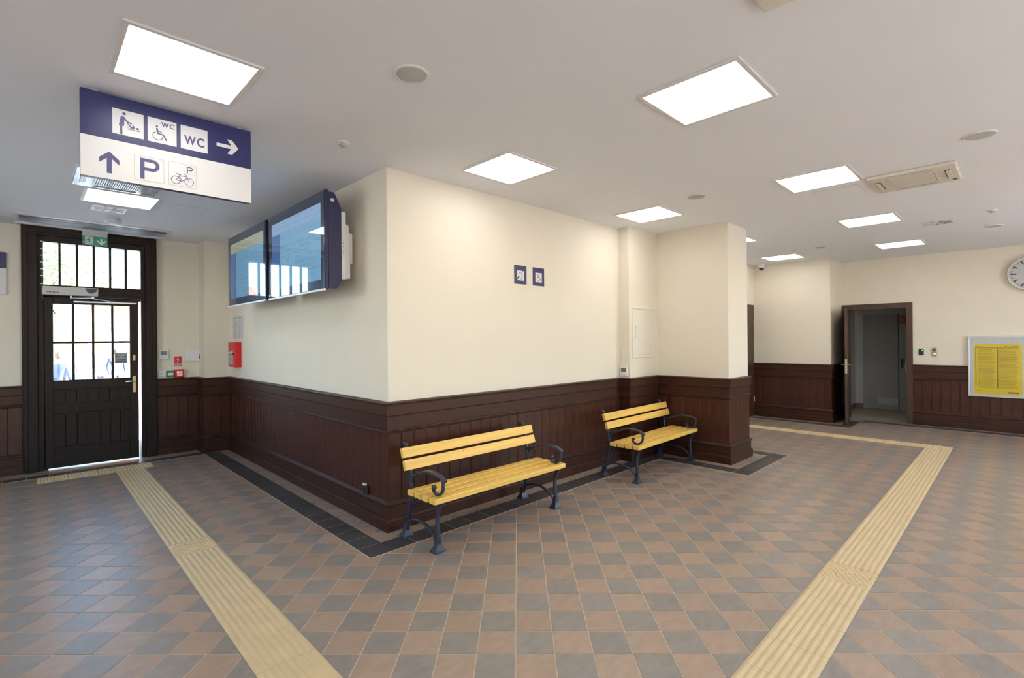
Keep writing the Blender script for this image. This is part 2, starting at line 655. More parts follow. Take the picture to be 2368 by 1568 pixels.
B0, B1 = 0.172, 0.372
band(-B1, -B0, -B1, 4.44)
band(-B0, XC - B1, -B1, -B0)
band(XC - B1, XC - B0, -QC - B1, -B0 + 0.0)
band(XC - B0, XD + B0, -QC - B1, -QC - B0)
band(XD + B0, XD + B1, -QC - B1, 0.05)
band(-4.4, -B1 - .004, 4.42, 4.57)
band(X2 - B1, X2 - B0, Y2 - B1, 0.05)
band(X2 - B0, XF - B1, Y2 - B1, Y2 - B0)
band(XF - B1, XF - B0, -5.8, Y2 - B1)

# ------------------------------------------------------------------ ceiling and walls
struct('ceiling', MB().box(XL - .2, XF + .2, YBACK - .2, YD + .25, HC, HC + .2), M_CEIL, 'plain white painted flat ceiling', 'ceiling')
wall_entrance = struct('wall_entrance', MB().box(XL, -2.218, YD, YD + .3, 0, HC).box(-.855, 0.1, YD, YD + .3, 0, HC).box(-2.218, -.855, YD, YD + .3, HC - .004, HC),
       M_WALL, 'cream plaster wall around the dark entrance door', 'wall')
struct('wall_pilaster', MB().box(-.337, 0.0, LA, YD, 0, HC), M_WALL, 'shallow cream pilaster between entrance wall and monitor wall', 'wall')
struct('wall_monitor', MB().box(0, .1, 0, LA, 0, HC), M_WALL, 'cream plaster wall behind the two blue monitors', 'wall')
struct('wall_bench', MB().box(.1, XC, 0, .1, 0, HC), M_WALL, 'cream plaster wall behind the two yellow benches', 'wall')
struct('wall_recess', MB().box(XB, XC, -PB, 0, 0, HC), M_WALL, 'cream pilaster with the white electrical cabinet', 'wall')
struct('wall_column', MB().box(XC, XD, -QC, .1, 0, HC), M_WALL, 'cream projecting wall end beside the second bench', 'wall')
struct('wall_passage', MB().box(XD, 7.6, YK, YK + .15, 0, HC).box(7.6, X2, YK, YK + .15, 2.26, HC).box(8.46, X2, YK, YK + .15, 0, 2.26), M_WALL, 'cream wall around the half hidden brown door', 'wall')
struct('wall_block', MB().box(X2, XF + .16, Y2, YK + .15, 0, HC), M_WALL, 'cream projecting block under the dome camera', 'wall')
struct('wall_right', MB().box(XF, XF + .16, YBACK, -2.356, 0, HC).box(XF, XF + .16, -2.356, Y2, 2.215, HC), M_WALL, 'cream far wall with open brown door and clock', 'wall')
WY = [(.9, 2.6)]  # side window added out of view to brighten monitor wall, ceiling and entrance
mb = MB()
ys = YBACK
for a, b in WY:
    mb.box(XL - .3, XL, ys, a, 0, HC)
    mb.box(XL - .3, XL, a, b, 0, .5).box(XL - .3, XL, a, b, 2.9, HC)
    ys = b
mb.box(XL - .3, XL, ys, YD + .3, 0, HC)
struct('wall_left', mb, M_WALL, 'cream side wall of the hall outside the picture', 'wall')
WX = [(-3.4, -1.6), (.6, 2.2), (5.4, 7.4)]
mb = MB()
xs = XL
for a, b in WX:
    mb.box(xs, a, YBACK - .3, YBACK, 0, HC)
    mb.box(a, b, YBACK - .3, YBACK, 0, .5).box(a, b, YBACK - .3, YBACK, 2.9, HC)
    xs = b
mb.box(xs, XF + .16, YBACK - .3, YBACK, 0, HC)
struct('wall_back', mb, M_WALL, 'cream window wall of the hall behind the viewer', 'wall')
NTH = ('first', 'middle', 'last')
for k, (a, b) in enumerate(WX + WY):
    if k < 3:
        w = thing('window_%d' % (k + 1), 'tall timber window, %s in the wall behind the viewer' % NTH[k], 'window', ((a + b) / 2, YBACK - .15, .5), kind='structure')
    else:
        w = thing('window_%d' % (k + 1), 'unseen window added in the left side wall to let in more daylight', 'window', (XL - .15, (a + b) / 2, .5), math.pi / 2, kind='structure')
    h, ww = 2.4, (b - a) / 2
    MB().box(-ww, ww, -.03, .03, 0, .07).box(-ww, ww, -.03, .03, h - .07, h).box(-ww, -ww + .07, -.03, .03, .07, h - .07).box(ww - .07, ww, -.03, .03, .07, h - .07).box(-.03, .03, -.03, .03, .07, h - .07).build('window_frame', M_DOOR, w)
    if k < 3:
        portal(((a + b) / 2, YBACK - .32, 1.7), (math.radians(90), 0, 0), b - a, 2.4)
    else:
        portal((XL - .32, (a + b) / 2, 1.7), (math.radians(90), 0, -math.pi / 2), b - a, 2.4)

# ------------------------------------------------------------------ wainscot: mitred mouldings and separate boards
PROFILE = [
    ('cap_rail', M_WOODH, [(0, HW), (.046, HW - .006), (.048, HW - .014), (.042, HW - .02), (.040, HW - .032), (0, HW - .032)]),
    ('upper_rail', M_WOODH, [(0, HW - .032), (.036, HW - .032), (.036, .968), (.032, .960), (0, .960)]),
    ('frieze_rail', M_WOODH, [(0, .960), (.022, .960), (.022, .852), (0, .852)]),
    ('bead_moulding', M_WOODH, [(0, .852), (.024, .852), (.033, .846), (.034, .838), (.027, .833), (.031, .827), (.030, .819), (.020, .813), (0, .813)]),
    ('back_panel', M_WOOD, [(0, .250), (.002, .250), (.002, .813), (0, .813)]),
    ('lower_moulding', M_WOODH, [(0, .250), (.018, .250), (.024, .240), (.028, .236), (.037, .226), (.038, .216), (.030, .207), (0, .207)]),
    ('plinth_board', M_WOODH, [(0, .207), (.026, .207), (.026, .104), (0, .104)]),
    ('baseboard', M_WOODH, [(0, .104), (.030, .104), (.040, .098), (.043, .090), (.043, 0), (0, 0)]),
]
TRIM_N = [0]


def offset_pts(path, o):
    """points of a path moved by o to its right with mitred corners"""
    res = []
    n = len(path)
    for i in range(n):
        p = Vector(path[i])
        dirs = []
        if i > 0: dirs.append((p - Vector(path[i - 1])).normalized())
        if i < n - 1: dirs.append((Vector(path[i + 1]) - p).normalized())
        ns = [Vector((d.y, -d.x)) for d in dirs]
        if len(ns) == 1:
            res.append(p + ns[0] * o)
        else:
            b = ns[0] + ns[1]
            b = b / b.dot(ns[0]) if abs(b.dot(ns[0])) > 1e-6 else ns[0]
            res.append(p + b * o)
    return res


def wainscot(path, labels, bw=0.128):
    for s in range(len(path) - 1):
        if labels[s] is None:
            continue
        TRIM_N[0] += 1
        t = thing('trim_%d' % TRIM_N[0], labels[s], 'wainscot', (path[s][0], path[s][1], 0), kind='structure')
        org = Vector(path[s])
        for nm, mt, prof in PROFILE:
            vs = []
            for (o, z) in prof:
                q = offset_pts(path, o)
                vs.append((q[s].x - org.x, q[s].y - org.y, z))
            for (o, z) in prof:
                q = offset_pts(path, o)
                vs.append((q[s + 1].x - org.x, q[s + 1].y - org.y, z))
            n = len(prof)
            fs = [tuple(range(n)), tuple(range(2 * n - 1, n - 1, -1))] + [(i, i + n, (i + 1) % n + n, (i + 1) % n) for i in range(n)]
            MB().add(vs, fs).build(nm, mt, t)
        o = .012
        q = offset_pts(path, o)
        a, b = q[s], q[s + 1]
        d = (b - a)
        L = d.length
        d.normalize()
        nb = max(1, round(L / bw))
        w = L / nb
        g = .0016
        c = .003
        z0, z1 = .248, .815
        hw = w / 2 - g
        # board in local coordinates: x along the wall, y=0 at the front, chamfered long edges
        poly = [(-hw, 0.0102), (hw, 0.0102), (hw, c), (hw - c, 0), (-hw + c, 0), (-hw, c)]
        me = MB().prism(poly, z0, z1, 'z').mesh('board', M_WOOD)
        ang = math.atan2(d.y, d.x)
        for k in range(nb):
            p = a + d * ((k + .5) * w) - org
            bo = link('board', me, t, (p.x, p.y, 0), ang)


wainscot([(XL, YD), (-2.218, YD)], ['dark wainscot left of the entrance door'])
wainscot([(-.855, YD), (-.337, YD), (-.337, LA), (0, LA), (0, 0), (XB, 0), (XB, -PB), (XC, -PB), (XC, -QC), (XD, -QC), (XD, YK)],
         ['dark wainscot under the thermostat and call points', 'narrow dark wainscot on the side of the pilaster by the entrance', 'dark wainscot on the front of the pilaster by the entrance',
          'long dark wainscot below the blue monitors', 'long dark wainscot behind the near bench', 'narrow dark wainscot return below the wall thermostat',
          'dark wainscot below the white electrical cabinet', 'dark wainscot beside the end of the far bench', 'dark wainscot on the narrow face of the projecting wall end', 'dark wainscot on the hidden side of the projecting wall end'])
wainscot([(X2, YK), (X2, Y2), (XF, Y2)], ['dark wainscot on the block under the dome camera', 'shaded dark wainscot behind the open brown door'])
wainscot([(XF, -2.356), (XF, YBACK)], ['dark wainscot below the yellow timetable case'])

# ------------------------------------------------------------------ entrance door
CX = -1.535
d1 = thing('door_1', 'dark timber entrance door with glazed top, transom window and wide casing', 'door', (CX, YD, 0), kind='structure')
X = lambda x: x - CX
# casings
for nm, a, b in (('casing', -2.218, -2.075), ('casing', -.985, -.855)):
    MB().box(X(a), X(b), -.055, .06, 0, HC - .11).build(nm, M_DOOR, d1, bevel=.006)
for a, b in ((-2.205, -2.165), (-.905, -.868)):
    MB().box(X(a), X(b), -.072, -.054, 0, HC - .08).build('casing_moulding', M_DOOR, d1, bevel=.005)
MB().box(X(-2.218), X(-.855), -.055, .06, HC - .11, HC - .004).build('head_casing', M_DOOR, d1, bevel=.006)
MB().box(X(-2.165), X(-.905), -.072, -.054, HC - .075, HC - .035).build('head_moulding', M_DOOR, d1, bevel=.005)
for a, b in ((-2.075, -2.02), (-1.034, -.985)):
    MB().box(X(a), X(b), -.03, .12, 0, HC - .11).build('jamb', M_DOOR, d1, bevel=.004)
MB().box(X(-2.02), X(-1.034), -.03, .12, 2.20, 2.337).box(X(-2.02), X(-1.034), -.042, -.028, 2.235, 2.30).build('transom_bar', M_DOOR, d1)
MB().box(X(-2.02), X(-1.034), -.02, .12, 2.877, HC - .11).build('transom_head', M_DOOR, d1)
pb = [(-2.02, -1.879), (-1.856, -1.712), (-1.687, -1.544), (-1.519, -1.376), (-1.350, -1.208), (-1.183, -1.040)]
me_p = MB().box(-.0725, .0725, -.003, .003, 2.335, 2.879).mesh('transom_pane', M_GLASS)
for a, b in pb:
    link('transom_pane', me_p, d1, (X((a + b) / 2), .03, 0))
for k in range(5):
    a, b = pb[k][1], pb[k + 1][0]
    MB().box(X(a), X(b), -.012, .06, 2.337, 2.877).build('muntin', M_DOOR, d1, bevel=.004)
for a, b, z0, z1 in ((-2.03, -1.985, 0, 2.21), (-2.02, -1.034, 2.17, 2.21)):
    MB().box(X(a), X(b), .036, .07, z0, z1).build('door_stop', M_DOOR, d1)
# leaf, hinged on the left and slightly ajar
HX = -2.012
leaf = MB()
lx = lambda x: x - HX
for a, b, z0, z1 in ((-2.012, -1.933, .018, 2.188), (-1.163, -1.068, .018, 2.188), (-1.933, -1.163, 2.098, 2.188), (-1.933, -1.163, 1.0, 1.122), (-1.933, -1.163, .70, .82), (-1.933, -1.163, .018, .255), (-1.597, -1.481, .255, .70)):
    leaf.box(lx(a), lx(b), -.028, .028, z0, z1)
leaf_o = leaf.build('door_leaf', M_DOOR, d1, bevel=.005, loc=(X(HX), .0, 0), rotz=math.radians(-2.5))
cols = [(-1.933, -1.756), (-1.729, -1.558), (-1.532, -1.360), (-1.334, -1.163)]
for a, b in cols:
    for z0, z1 in ((1.122, 1.594), (1.621, 2.098)):
        MB().box(lx(a), lx(b), -.003, .003, z0, z1).build('pane', M_GLASS, leaf_o)
for k in range(3):
    MB().box(lx(cols[k][1]), lx(cols[k + 1][0]), -.02, .02, 1.122, 2.098).build('glazing_bar', M_DOOR, leaf_o, bevel=.004)
for a, b in cols:
    MB().box(lx(a), lx(b), -.02, .02, 1.594, 1.621).build('glazing_bar', M_DOOR, leaf_o, bevel=.004)
for (a, b, z0, z1, n) in ((-1.933, -1.163, .82, 1.0, 7), (-1.933, -1.597, .255, .70, 3), (-1.481, -1.163, .255, .70, 3)):
    w = (b - a) / n
    me = MB().prism([(-w / 2 + .001, .012), (w / 2 - .001, .012), (w / 2 - .001, -.006), (w / 2 - .004, -.009), (-w / 2 + .004, -.009), (-w / 2 + .001, -.006)], z0 + .002, z1 - .002, 'z').mesh('panel_board', M_DOOR)
    for k in range(n):
        link('panel_board', me, leaf_o, (lx(a + (k + .5) * w), 0, 0))
    MB().box(lx(a), lx(b), .012, .018, z0, z1).build('panel_back', M_DOOR, leaf_o)
    MB().box(lx(a), lx(b), -.022, -.009, z1 - .014, z1).box(lx(a), lx(b), -.022, -.009, z0, z0 + .014).box(lx(a), lx(a) + .014, -.022, -.009, z0, z1).box(lx(b) - .014, lx(b), -.022, -.009, z0, z1).build('panel_moulding', M_DOOR, leaf_o)
MB().box(lx(-1.135), lx(-1.098), -.034, -.028, .917, 1.142).build('handle_plate', M_BRONZE, leaf_o, bevel=.004)
MB().tube([(lx(-1.117), -.03, 1.07), (lx(-1.117), -.075, 1.07)], .009).tube([(lx(-1.112), -.075, 1.07), (lx(-1.16), -.078, 1.07), (lx(-1.212), -.072, 1.068)], .009).build('lever_handle', M_STEEL, leaf_o, smooth=True)
MB().box(lx(-1.131), lx(-1.102), -.034, -.028, 1.355, 1.428).build('lock_plate', M_BRONZE, leaf_o, bevel=.006)
MB().box(lx(-1.737), lx(-1.086), -.052, -.028, 2.122, 2.143).build('slide_rail', M_ALU, leaf_o, bevel=.003)
portal((CX, YD + .35, 2.0), (math.radians(-90), 0, 0), 1.0, 1.8)

# paper notice on the pane
nt_ = thing('door_notice', 'small grey paper notice with two arrows taped to the entrance door glass', 'notice', (-1.255, YD - .016, 1.32))
MB().box(-.068, .068, -.0008, 0, 0, .138).build('sheet', M_GREYLINE if False else pmat('grey_paper', (.46, .46, .52), .7, var=.02), nt_)
ic = Icon(-.0014)
ic.stroke([(-.055, .09), (-.015, .09)], .005).stroke([(-.038, .105), (-.055, .09), (-.038, .075)], .005)
ic.stroke([(.015, .09), (.055, .09)], .005).stroke([(.038, .105), (.055, .09), (.038, .075)], .005)
for x0, x1, z in ((-.04, .045, .045), (-.058, .062, .02)):
    xx = x0
    while xx < x1:
        ic.rect(xx, xx + .008, z - .006, z + .006); xx += .0105
ic.build('print', M_PRINT, nt_)['kind'] = 'stuff'

# door operator with arm
op = thing('door_operator', 'silver automatic door operator box above the entrance door leaf', 'door closer', (-1.765, YD - .055, 2.205))
MB().box(-.266, .266, -.085, -.018, 0, .106).build('housing', pmat('silver_paint', (.55, .55, .53), .4, var=.02), op, bevel=.008)
MB().box(-.266, .266, -.018, 0, .004, .1).build('back_plate', M_ALU, op)
pl_ = [(.197 + .056 * math.cos(a), .098 + .062 * math.sin(a)) for a in [math.pi + math.pi * i / 16 for i in range(17)]]
MB().prism(pl_, -.094, -.085).build('radar_sensor', M_BLACK, op, bevel=.003)
ic = Icon(-.0858)
xx = -.235
while xx < -.115:
    ic.rect(xx, xx + .009, .028, .040); xx += .0125
ic.build('lettering', M_PRINT, op)
MB().tube([(.0, -.05, .0), (.0, -.05, -.035)], .013, 12).build('spindle', M_STEEL, op, smooth=True)
MB().tube([(0, -.05, -.03), (.2, -.12, -.02)], .01).lathe([(.02, -.03), (.022, -.02), (.02, -.005)], (.21, -.12, -.005), 14).tube([(.21, -.12, -.03), (.45, -.02, -.062), (.62, .02, -.075)], .007).build('arm', M_STEEL, op, smooth=True)

cb = thing('surface_cable', 'dark cable with a row of white clips beside the entrance door transom', 'cable', (-2.035, YD - .033, 2.1))
MB().tube(smooth_path([(0, 0, .80), (0, -.004, .5), (0, -.004, .22), (.0, -.004, .12), (.03, -.006, .02), (.09, .0, -.07), (.125, .0, -.13)]), .005).build('cord', M_BLACK, cb, smooth=True)
for z in (.775, .685, .60, .515, .43, .345, .245):
    MB().box(-.013, .013, -.012, .004, z - .006, z + .006).build('cable_clip', M_WHITE, cb, bevel=.002)

# exit sign
ex = thing('exit_sign', 'hanging green emergency exit sign with running figure and down arrow', 'exit sign', (-1.540, 4.56, 2.848))
MB().box(-.123, .123, -.004, .004, 0, .16).build('clear_plate', pmat('frosted_acrylic', (.62, .62, .60), .3, var=.02), ex, bevel=.002)
MB().box(-.13, .13, -.02, .02, .158, .192).build('light_housing', M_FRAME, ex, bevel=.004)
Icon(-.005).rect(-.123, .123, 0, .112).build('green_panel', M_EXIT, ex)
ic = Icon(-.0058)
ic.rect(-.098, -.02, .006, .104).stroke([(.062, .088), (.062, .028)], .022, False).poly([(.062, .006), (.105, .05), (.105, .072), (.062, .034), (.019, .072), (.019, .05)])
ic.rect(-.121, -.09, .034, .038)
ic.build('white_symbols', M_SIGNW, ex)
ic = Icon(-.0066)
ic.disc((-.05, .088), .008).stroke([(-.062, .074), (-.055, .045)], .015).stroke([(-.06, .074), (-.085, .062), (-.09, .05)], .006).stroke([(-.058, .074), (-.04, .06), (-.024, .066)], .006).stroke([(-.056, .046), (-.068, .034), (-.095, .034)], .008).stroke([(-.055, .046), (-.04, .03), (-.032, .012)], .008)
ic.build('running_figure', M_EXIT, ex)

# air curtain
ac = thing('air_curtain', 'long recessed air curtain with dark slot in ceiling above entrance door', 'air curtain', (-1.53, 4.34, HC))
MB().box(-.745, .745, -.285, -.27, -.012, .0).box(-.745, .745, .255, .27, -.03, 0).box(-.745, -.73, -.27, .255, -.012, 0).box(.73, .745, -.27, .255, -.012, 0).build('frame', M_FRAME, ac)
MB().box(-.73, .73, -.27, .255, -.004, 0).build('cover', M_FRAME, ac)
MB().box(-.70, .70, -.15, -.04, -.008, -.003).build('intake_slot', M_DARK, ac)
MB().box(-.70, .70, -.02, .235, -.009, -.003).build('outlet_panel', pmat('blue_grey_panel', (.30, .34, .45), .25, .3, var=.05), ac)

# ------------------------------------------------------------------ things on the entrance wall
def plate(mb, name, mat, parent, bevel=.003):
    return mb.build(name, mat, parent, bevel=bevel)


def thermostat(label, loc, rotz, w, h):
    t = thing('thermostat', label, 'thermostat', loc, rotz, 'wall thermostats')
    MB().box(-w / 2, w / 2, -.022, 0, 0, h).build('housing', M_WHITE, t, bevel=.005)
    MB().box(-w * .33, w * .33, -.0235, -.02, h * .42, h * .86).build('display', pmat('lcd_grey', (.12, .13, .15), .25, var=.05), t)
    ic = Icon(-.0228)
    for k in range(3):
        ic.rect(-w * .25 + k * w * .18, -w * .12 + k * w * .18, h * .18, h * .23)
    ic.build('buttons', M_GREYLINE, t)
    return t


thermostat('white thermostat with grey display right of the entrance door casing', (-.773, YD, 1.36), 0, .116, .129)
thermostat('white thermostat just above the wainscot beside the electrical cabinet', (XB, -.0745, 1.109), R90, .115, .116)

vs_ = thing('voltage_sign', 'red sign with white lightning bolt above the red call point', 'sign', (-.6, YD, 1.246))
MB().box(-.0445, .0445, -.002, 0, 0, .145).build('plate', M_RED, vs_)
ic = Icon(-.0026)
ic.poly([(.006, .138), (-.016, .098), (-.002, .098), (-.006, .066), (-.012, .070), (-.001, .054), (.006, .073), (.001, .071), (.016, .108), (.002, .106)])
ic.rect(-.0445, .0445, .046, .051)
for z in (.030, .012):
    xx = -.04
    while xx < .038:
        ic.rect(xx, xx + .005, z, z + .011); xx += .0068
ic.build('bolt_and_text', M_SIGNW, vs_)

kb = thing('key_box', 'flat white box with a key in its lock beside the pilaster', 'box', (-.4125, YD, 1.326))
MB().box(-.1105, .1105, -.05, 0, 0, .161).build('body', M_WHITE, kb, bevel=.003)
MB().lathe([(.010, -.052), (.010, -.05)], (.073, 0, .085), 14, 'y').build('lock', M_STEEL, kb)
ic = MB().tube([(.073, -.055, .085), (.073, -.068, .085)], .003)
ic.lathe([(.011, -.064), (.011, -.061)], (.073, 0, .078), 14, 'y').box(.066, .080, -.06, -.054, .032, .064).box(.0705, .0755, -.059, -.055, .018, .034)
ic.build('key', M_BLACK, kb)

wp = thing('wall_switch', 'white instruction plate at left end of the call point row', 'sign', (-.7915, YD, 1.094))
MB().box(-.0435, .0435, -.012, 0, 0, .095).build('plate', M_WHITE, wp, bevel=.003)
ic = Icon(-.0126)
ic.rect(-.028, .028, .079, .085)
ic.build('yellow_stripe', M_YEL, wp)
ic = Icon(-.0126)
for z, a in ((.055, .026), (.042, .014), (.02, .036), (.012, .036)):
    ic.rect(-a, a, z, z + .003)
ic.build('print', M_GREYLINE, wp)['kind'] = 'stuff'

gc = thing('green_call_point', 'dark green break glass unit between white plate and red call point', 'call point', (-.6975, YD, 1.098))
MB().box(-.0435, .0435, -.04, 0, 0, .09).build('housing', M_GREEN, gc, bevel=.006)
MB().box(-.032, .034, -.0415, -.038, .026, .06).build('press_plate', M_WHITE, gc)
ic = Icon(-.0421)
ic.rect(-.02, .022, .041, .046)
ic.build('print', M_PRINT, gc)
ic = Icon(-.0405)
ic.rect(-.01, .012, .074, .079)
ic.build('upper_print', M_SIGNW, gc)
Icon(-.0405).rect(-.008, .008, .011, .015).build('lower_print', M_SIGNW, gc)

rc = thing('red_call_point', 'red fire call point with lit lamp at right end of the row', 'call point', (-.59, YD, 1.084))
MB().box(-.057, .057, -.05, 0, 0, .12).build('housing', M_RED, rc, bevel=.012, seg=3)
MB().box(-.032, .036, -.0515, -.045, .026, .094).build('press_plate', M_WHITE, rc)
Icon(-.0521).disc((0, .058), .011).build('target_dot', M_YEL, rc)
MB().lathe([(.009, -.056), (.011, -.05)], (-.024, 0, .081), 12, 'y').build('lamp', emat('red_led', (1.0, .12, .05), 3.0), rc)

md = thing('motion_detector', 'small white motion detector high beside the pilaster', 'detector', (-.338, YD, 2.342))
MB().prism([(-.036, 0), (.036, 0), (.036, .115), (-.036, .115)], -.018, 0).build('base', M_WHITE, md, bevel=.006)
MB().prism([(-.0, .004), (-.038, .012), (-.052, .04), (-.048, .085), (-.03, .108), (-.0, .112)], -.03, .03, 'x').build('lens_body', M_WHITE, md, bevel=.008)

ls = thing('wall_direction_sign', 'blue and white direction sign cut off by the left picture edge', 'sign', (-2.797, YD, 2.19))
MB().box(-.45, .45, -.03, 0, 0, .51).build('panel', M_SIGNW, ls, bevel=.002)
MB().box(-.45, .45, -.032, -.0, .315, .51).build('blue_band', M_SIGNB, ls)

# ------------------------------------------------------------------ things on the monitor wall
fb = thing('fire_cabinet', 'red fire equipment cabinet with small window in the corner', 'cabinet', (0, 4.1435, 1.237), R90)
MB().box(-.1535, .1535, -.087, 0, 0, .354).build('body', M_RED, fb, bevel=.004)
MB().box(-.138, .138, -.091, -.086, .016, .338).build('door', M_RED, fb, bevel=.002)
MB().box(-.11, .085, -.0925, -.09, .04, .145).build('window_pane', pmat('grey_glass', (.35, .33, .32), .15, var=.05), fb)
ic = Icon(-.0922)
ic.rect(-.115, .085, .152, .232)
ic.build('label', M_SIGNW, fb)
ic = Icon(-.0928)
for z in (.160, .176, .192):
    ic.rect(-.10, .03, z, z + .007)
ic.rect(-.10, .0, .212, .222).rect(.04, .07, .17, .215)
ic.build('label_print', M_PRINT, fb)
MB().lathe([(.014, -.102), (.014, -.088)], (.115, 0, .185), 12, 'y').build('knob', M_BLACK, fb)
Icon(-.0918).disc((-.0, .285), .02, rz=.03).build('round_label', pmat('pale_red', (.45, .2, .2), .4, var=.05), fb)

for k, (yc, lab) in enumerate(((4.245, 'printed notice sheet nearer the corner above the fire cabinet'), (3.997, 'printed notice sheet farther from the corner above the fire cabinet'))):
    t = thing('notice_sheet', lab, 'notice', (0, yc, 1.638), R90, 'notices above the fire cabinet')
    MB().box(-.12, .12, -.0012, 0, 0, .333).build('sheet', M_PAPER, t)
    ic = Icon(-.0018)
    ic.frame(-.117, .117, .004, .329, .0018)
    ic.rect(-.06 if k == 0 else -.1, .07, .292, .304).rect(-.11, -.10, .28, .318).rect(-.117, .117, .268, .270)
    rnd = random.Random(k)
    z = .258
    while z > .02:
        if rnd.random() < .12 and k == 1:
            ic.rect(-.117, .117, z, z + .0015)
        else:
            ic.rect(-.105, -.105 + rnd.uniform(.05, .1), z, z + .0032)
            ic.rect(.0, rnd.uniform(.02, .1), z, z + .0032)
        z -= .0075
    ic.build('print', M_GREYLINE, t)

sk = thing('wall_socket', 'dark brown wall socket with white tag low on the boards near the corner', 'socket', (-.012, .353, .236), R90)
MB().box(-.042, .042, -.026, 0, 0, .082).build('housing', pmat('dark_brown_plastic', (.022, .010, .007), .35, var=.05), sk, bevel=.006)
MB().lathe([(.02, -.024), (.022, -.029), (.026, -.029), (.027, -.024)], (0, 0, .036), 20, 'y').build('socket_ring', M_BLACK, sk)
MB().box(-.03, .012, -.03, -.006, .080, .094).build('white_tag', M_WHITE, sk, bevel=.002)

# screens
def screenmat(name, seed, header):
    m, t, b = nt(name)
    L = t.links.new
    tc = t.nodes.new('ShaderNodeTexCoord')
    sep = t.nodes.new('ShaderNodeSeparateXYZ')
    L(tc.outputs['Generated'], sep.inputs[0])
    # row stripes of lettering: noise stretched along the line, switched on only inside each text row
    mp = t.nodes.new('ShaderNodeMapping')
    mp.inputs['Scale'].default_value = (60, 1, 16)
    mp.inputs['Location'].default_value = (seed, 0, 0)
    L(tc.outputs['Generated'], mp.inputs[0])
    nz = t.nodes.new('ShaderNodeTexNoise')
    nz.inputs['Scale'].default_value = 1.6
    nz.inputs['Detail'].default_value = 3
    L(mp.outputs[0], nz.inputs['Vector'])
    big = t.nodes.new('ShaderNodeTexNoise')
    big.inputs['Scale'].default_value = 3.5
    mp2 = t.nodes.new('ShaderNodeMapping')
    mp2.inputs['Scale'].default_value = (1.4, 1, 3)
    mp2.inputs['Location'].default_value = (seed * 2, 0, 3)
    L(tc.outputs['Generated'], mp2.inputs[0])
    L(mp2.outputs[0], big.inputs['Vector'])
    wv = t.nodes.new('ShaderNodeMath'); wv.operation = 'MULTIPLY'; wv.inputs[1].default_value = 14
    L(sep.outputs['Z'], wv.inputs[0])
    fr = t.nodes.new('ShaderNodeMath'); fr.operation = 'FRACT'
    L(wv.outputs[0], fr.inputs[0])
    ct = t.nodes.new('ShaderNodeMath'); ct.operation = 'COMPARE'; ct.inputs[1].default_value = .5; ct.inputs[2].default_value = .17
    L(fr.outputs[0], ct.inputs[0])
    gt = t.nodes.new('ShaderNodeMath'); gt.operation = 'GREATER_THAN'; gt.inputs[1].default_value = .53
    L(nz.outputs[0], gt.inputs[0])
    gb = t.nodes.new('ShaderNodeMath'); gb.operation = 'GREATER_THAN'; gb.inputs[1].default_value = .47
    L(big.outputs[0], gb.inputs[0])
    m1 = t.nodes.new('ShaderNodeMath'); m1.operation = 'MULTIPLY'
    L(ct.outputs[0], m1.inputs[0]); L(gt.outputs[0], m1.inputs[1])
    m2 = t.nodes.new('ShaderNodeMath'); m2.operation = 'MULTIPLY'
    L(m1.outputs[0], m2.inputs[0]); L(gb.outputs[0], m2.inputs[1])
    # table body, left time column and header bar
    lc = t.nodes.new('ShaderNodeMath'); lc.operation = 'LESS_THAN'; lc.inputs[1].default_value = .19
    L(sep.outputs['X'], lc.inputs[0])
    hd = t.nodes.new('ShaderNodeMath'); hd.operation = 'GREATER_THAN'; hd.inputs[1].default_value = .82
    L(sep.outputs['Z'], hd.inputs[0])
    mixA = t.nodes.new('ShaderNodeMix'); mixA.data_type = 'RGBA'
    mixA.inputs[6].default_value = (.22, .42, .56, 1); mixA.inputs[7].default_value = (.09, .17, .36, 1)
    L(lc.outputs[0], mixA.inputs[0])
    mixB = t.nodes.new('ShaderNodeMix'); mixB.data_type = 'RGBA'
    mixB.inputs[7].default_value = (*header, 1)
    L(hd.outputs[0], mixB.inputs[0]); L(mixA.outputs[2], mixB.inputs[6])
    mixC = t.nodes.new('ShaderNodeMix'); mixC.data_type = 'RGBA'
    mixC.inputs[7].default_value = (.07, .13, .25, 1)
    sc = t.nodes.new('ShaderNodeMath'); sc.operation = 'MULTIPLY'; sc.inputs[1].default_value = .45
    L(m2.outputs[0], sc.inputs[0])
    L(sc.outputs[0], mixC.inputs[0]); L(mixB.outputs[2], mixC.inputs[6])
    b.inputs['Base Color'].default_value = (.01, .012, .02, 1)
    b.inputs['Roughness'].default_value = .5
    b.inputs['Specular IOR Level'].default_value = 0.0
    L(mixC.outputs[2], b.inputs['Emission Color'])
    b.inputs['Emission Strength'].default_value = 1.15
    MATS[name] = m
    return m


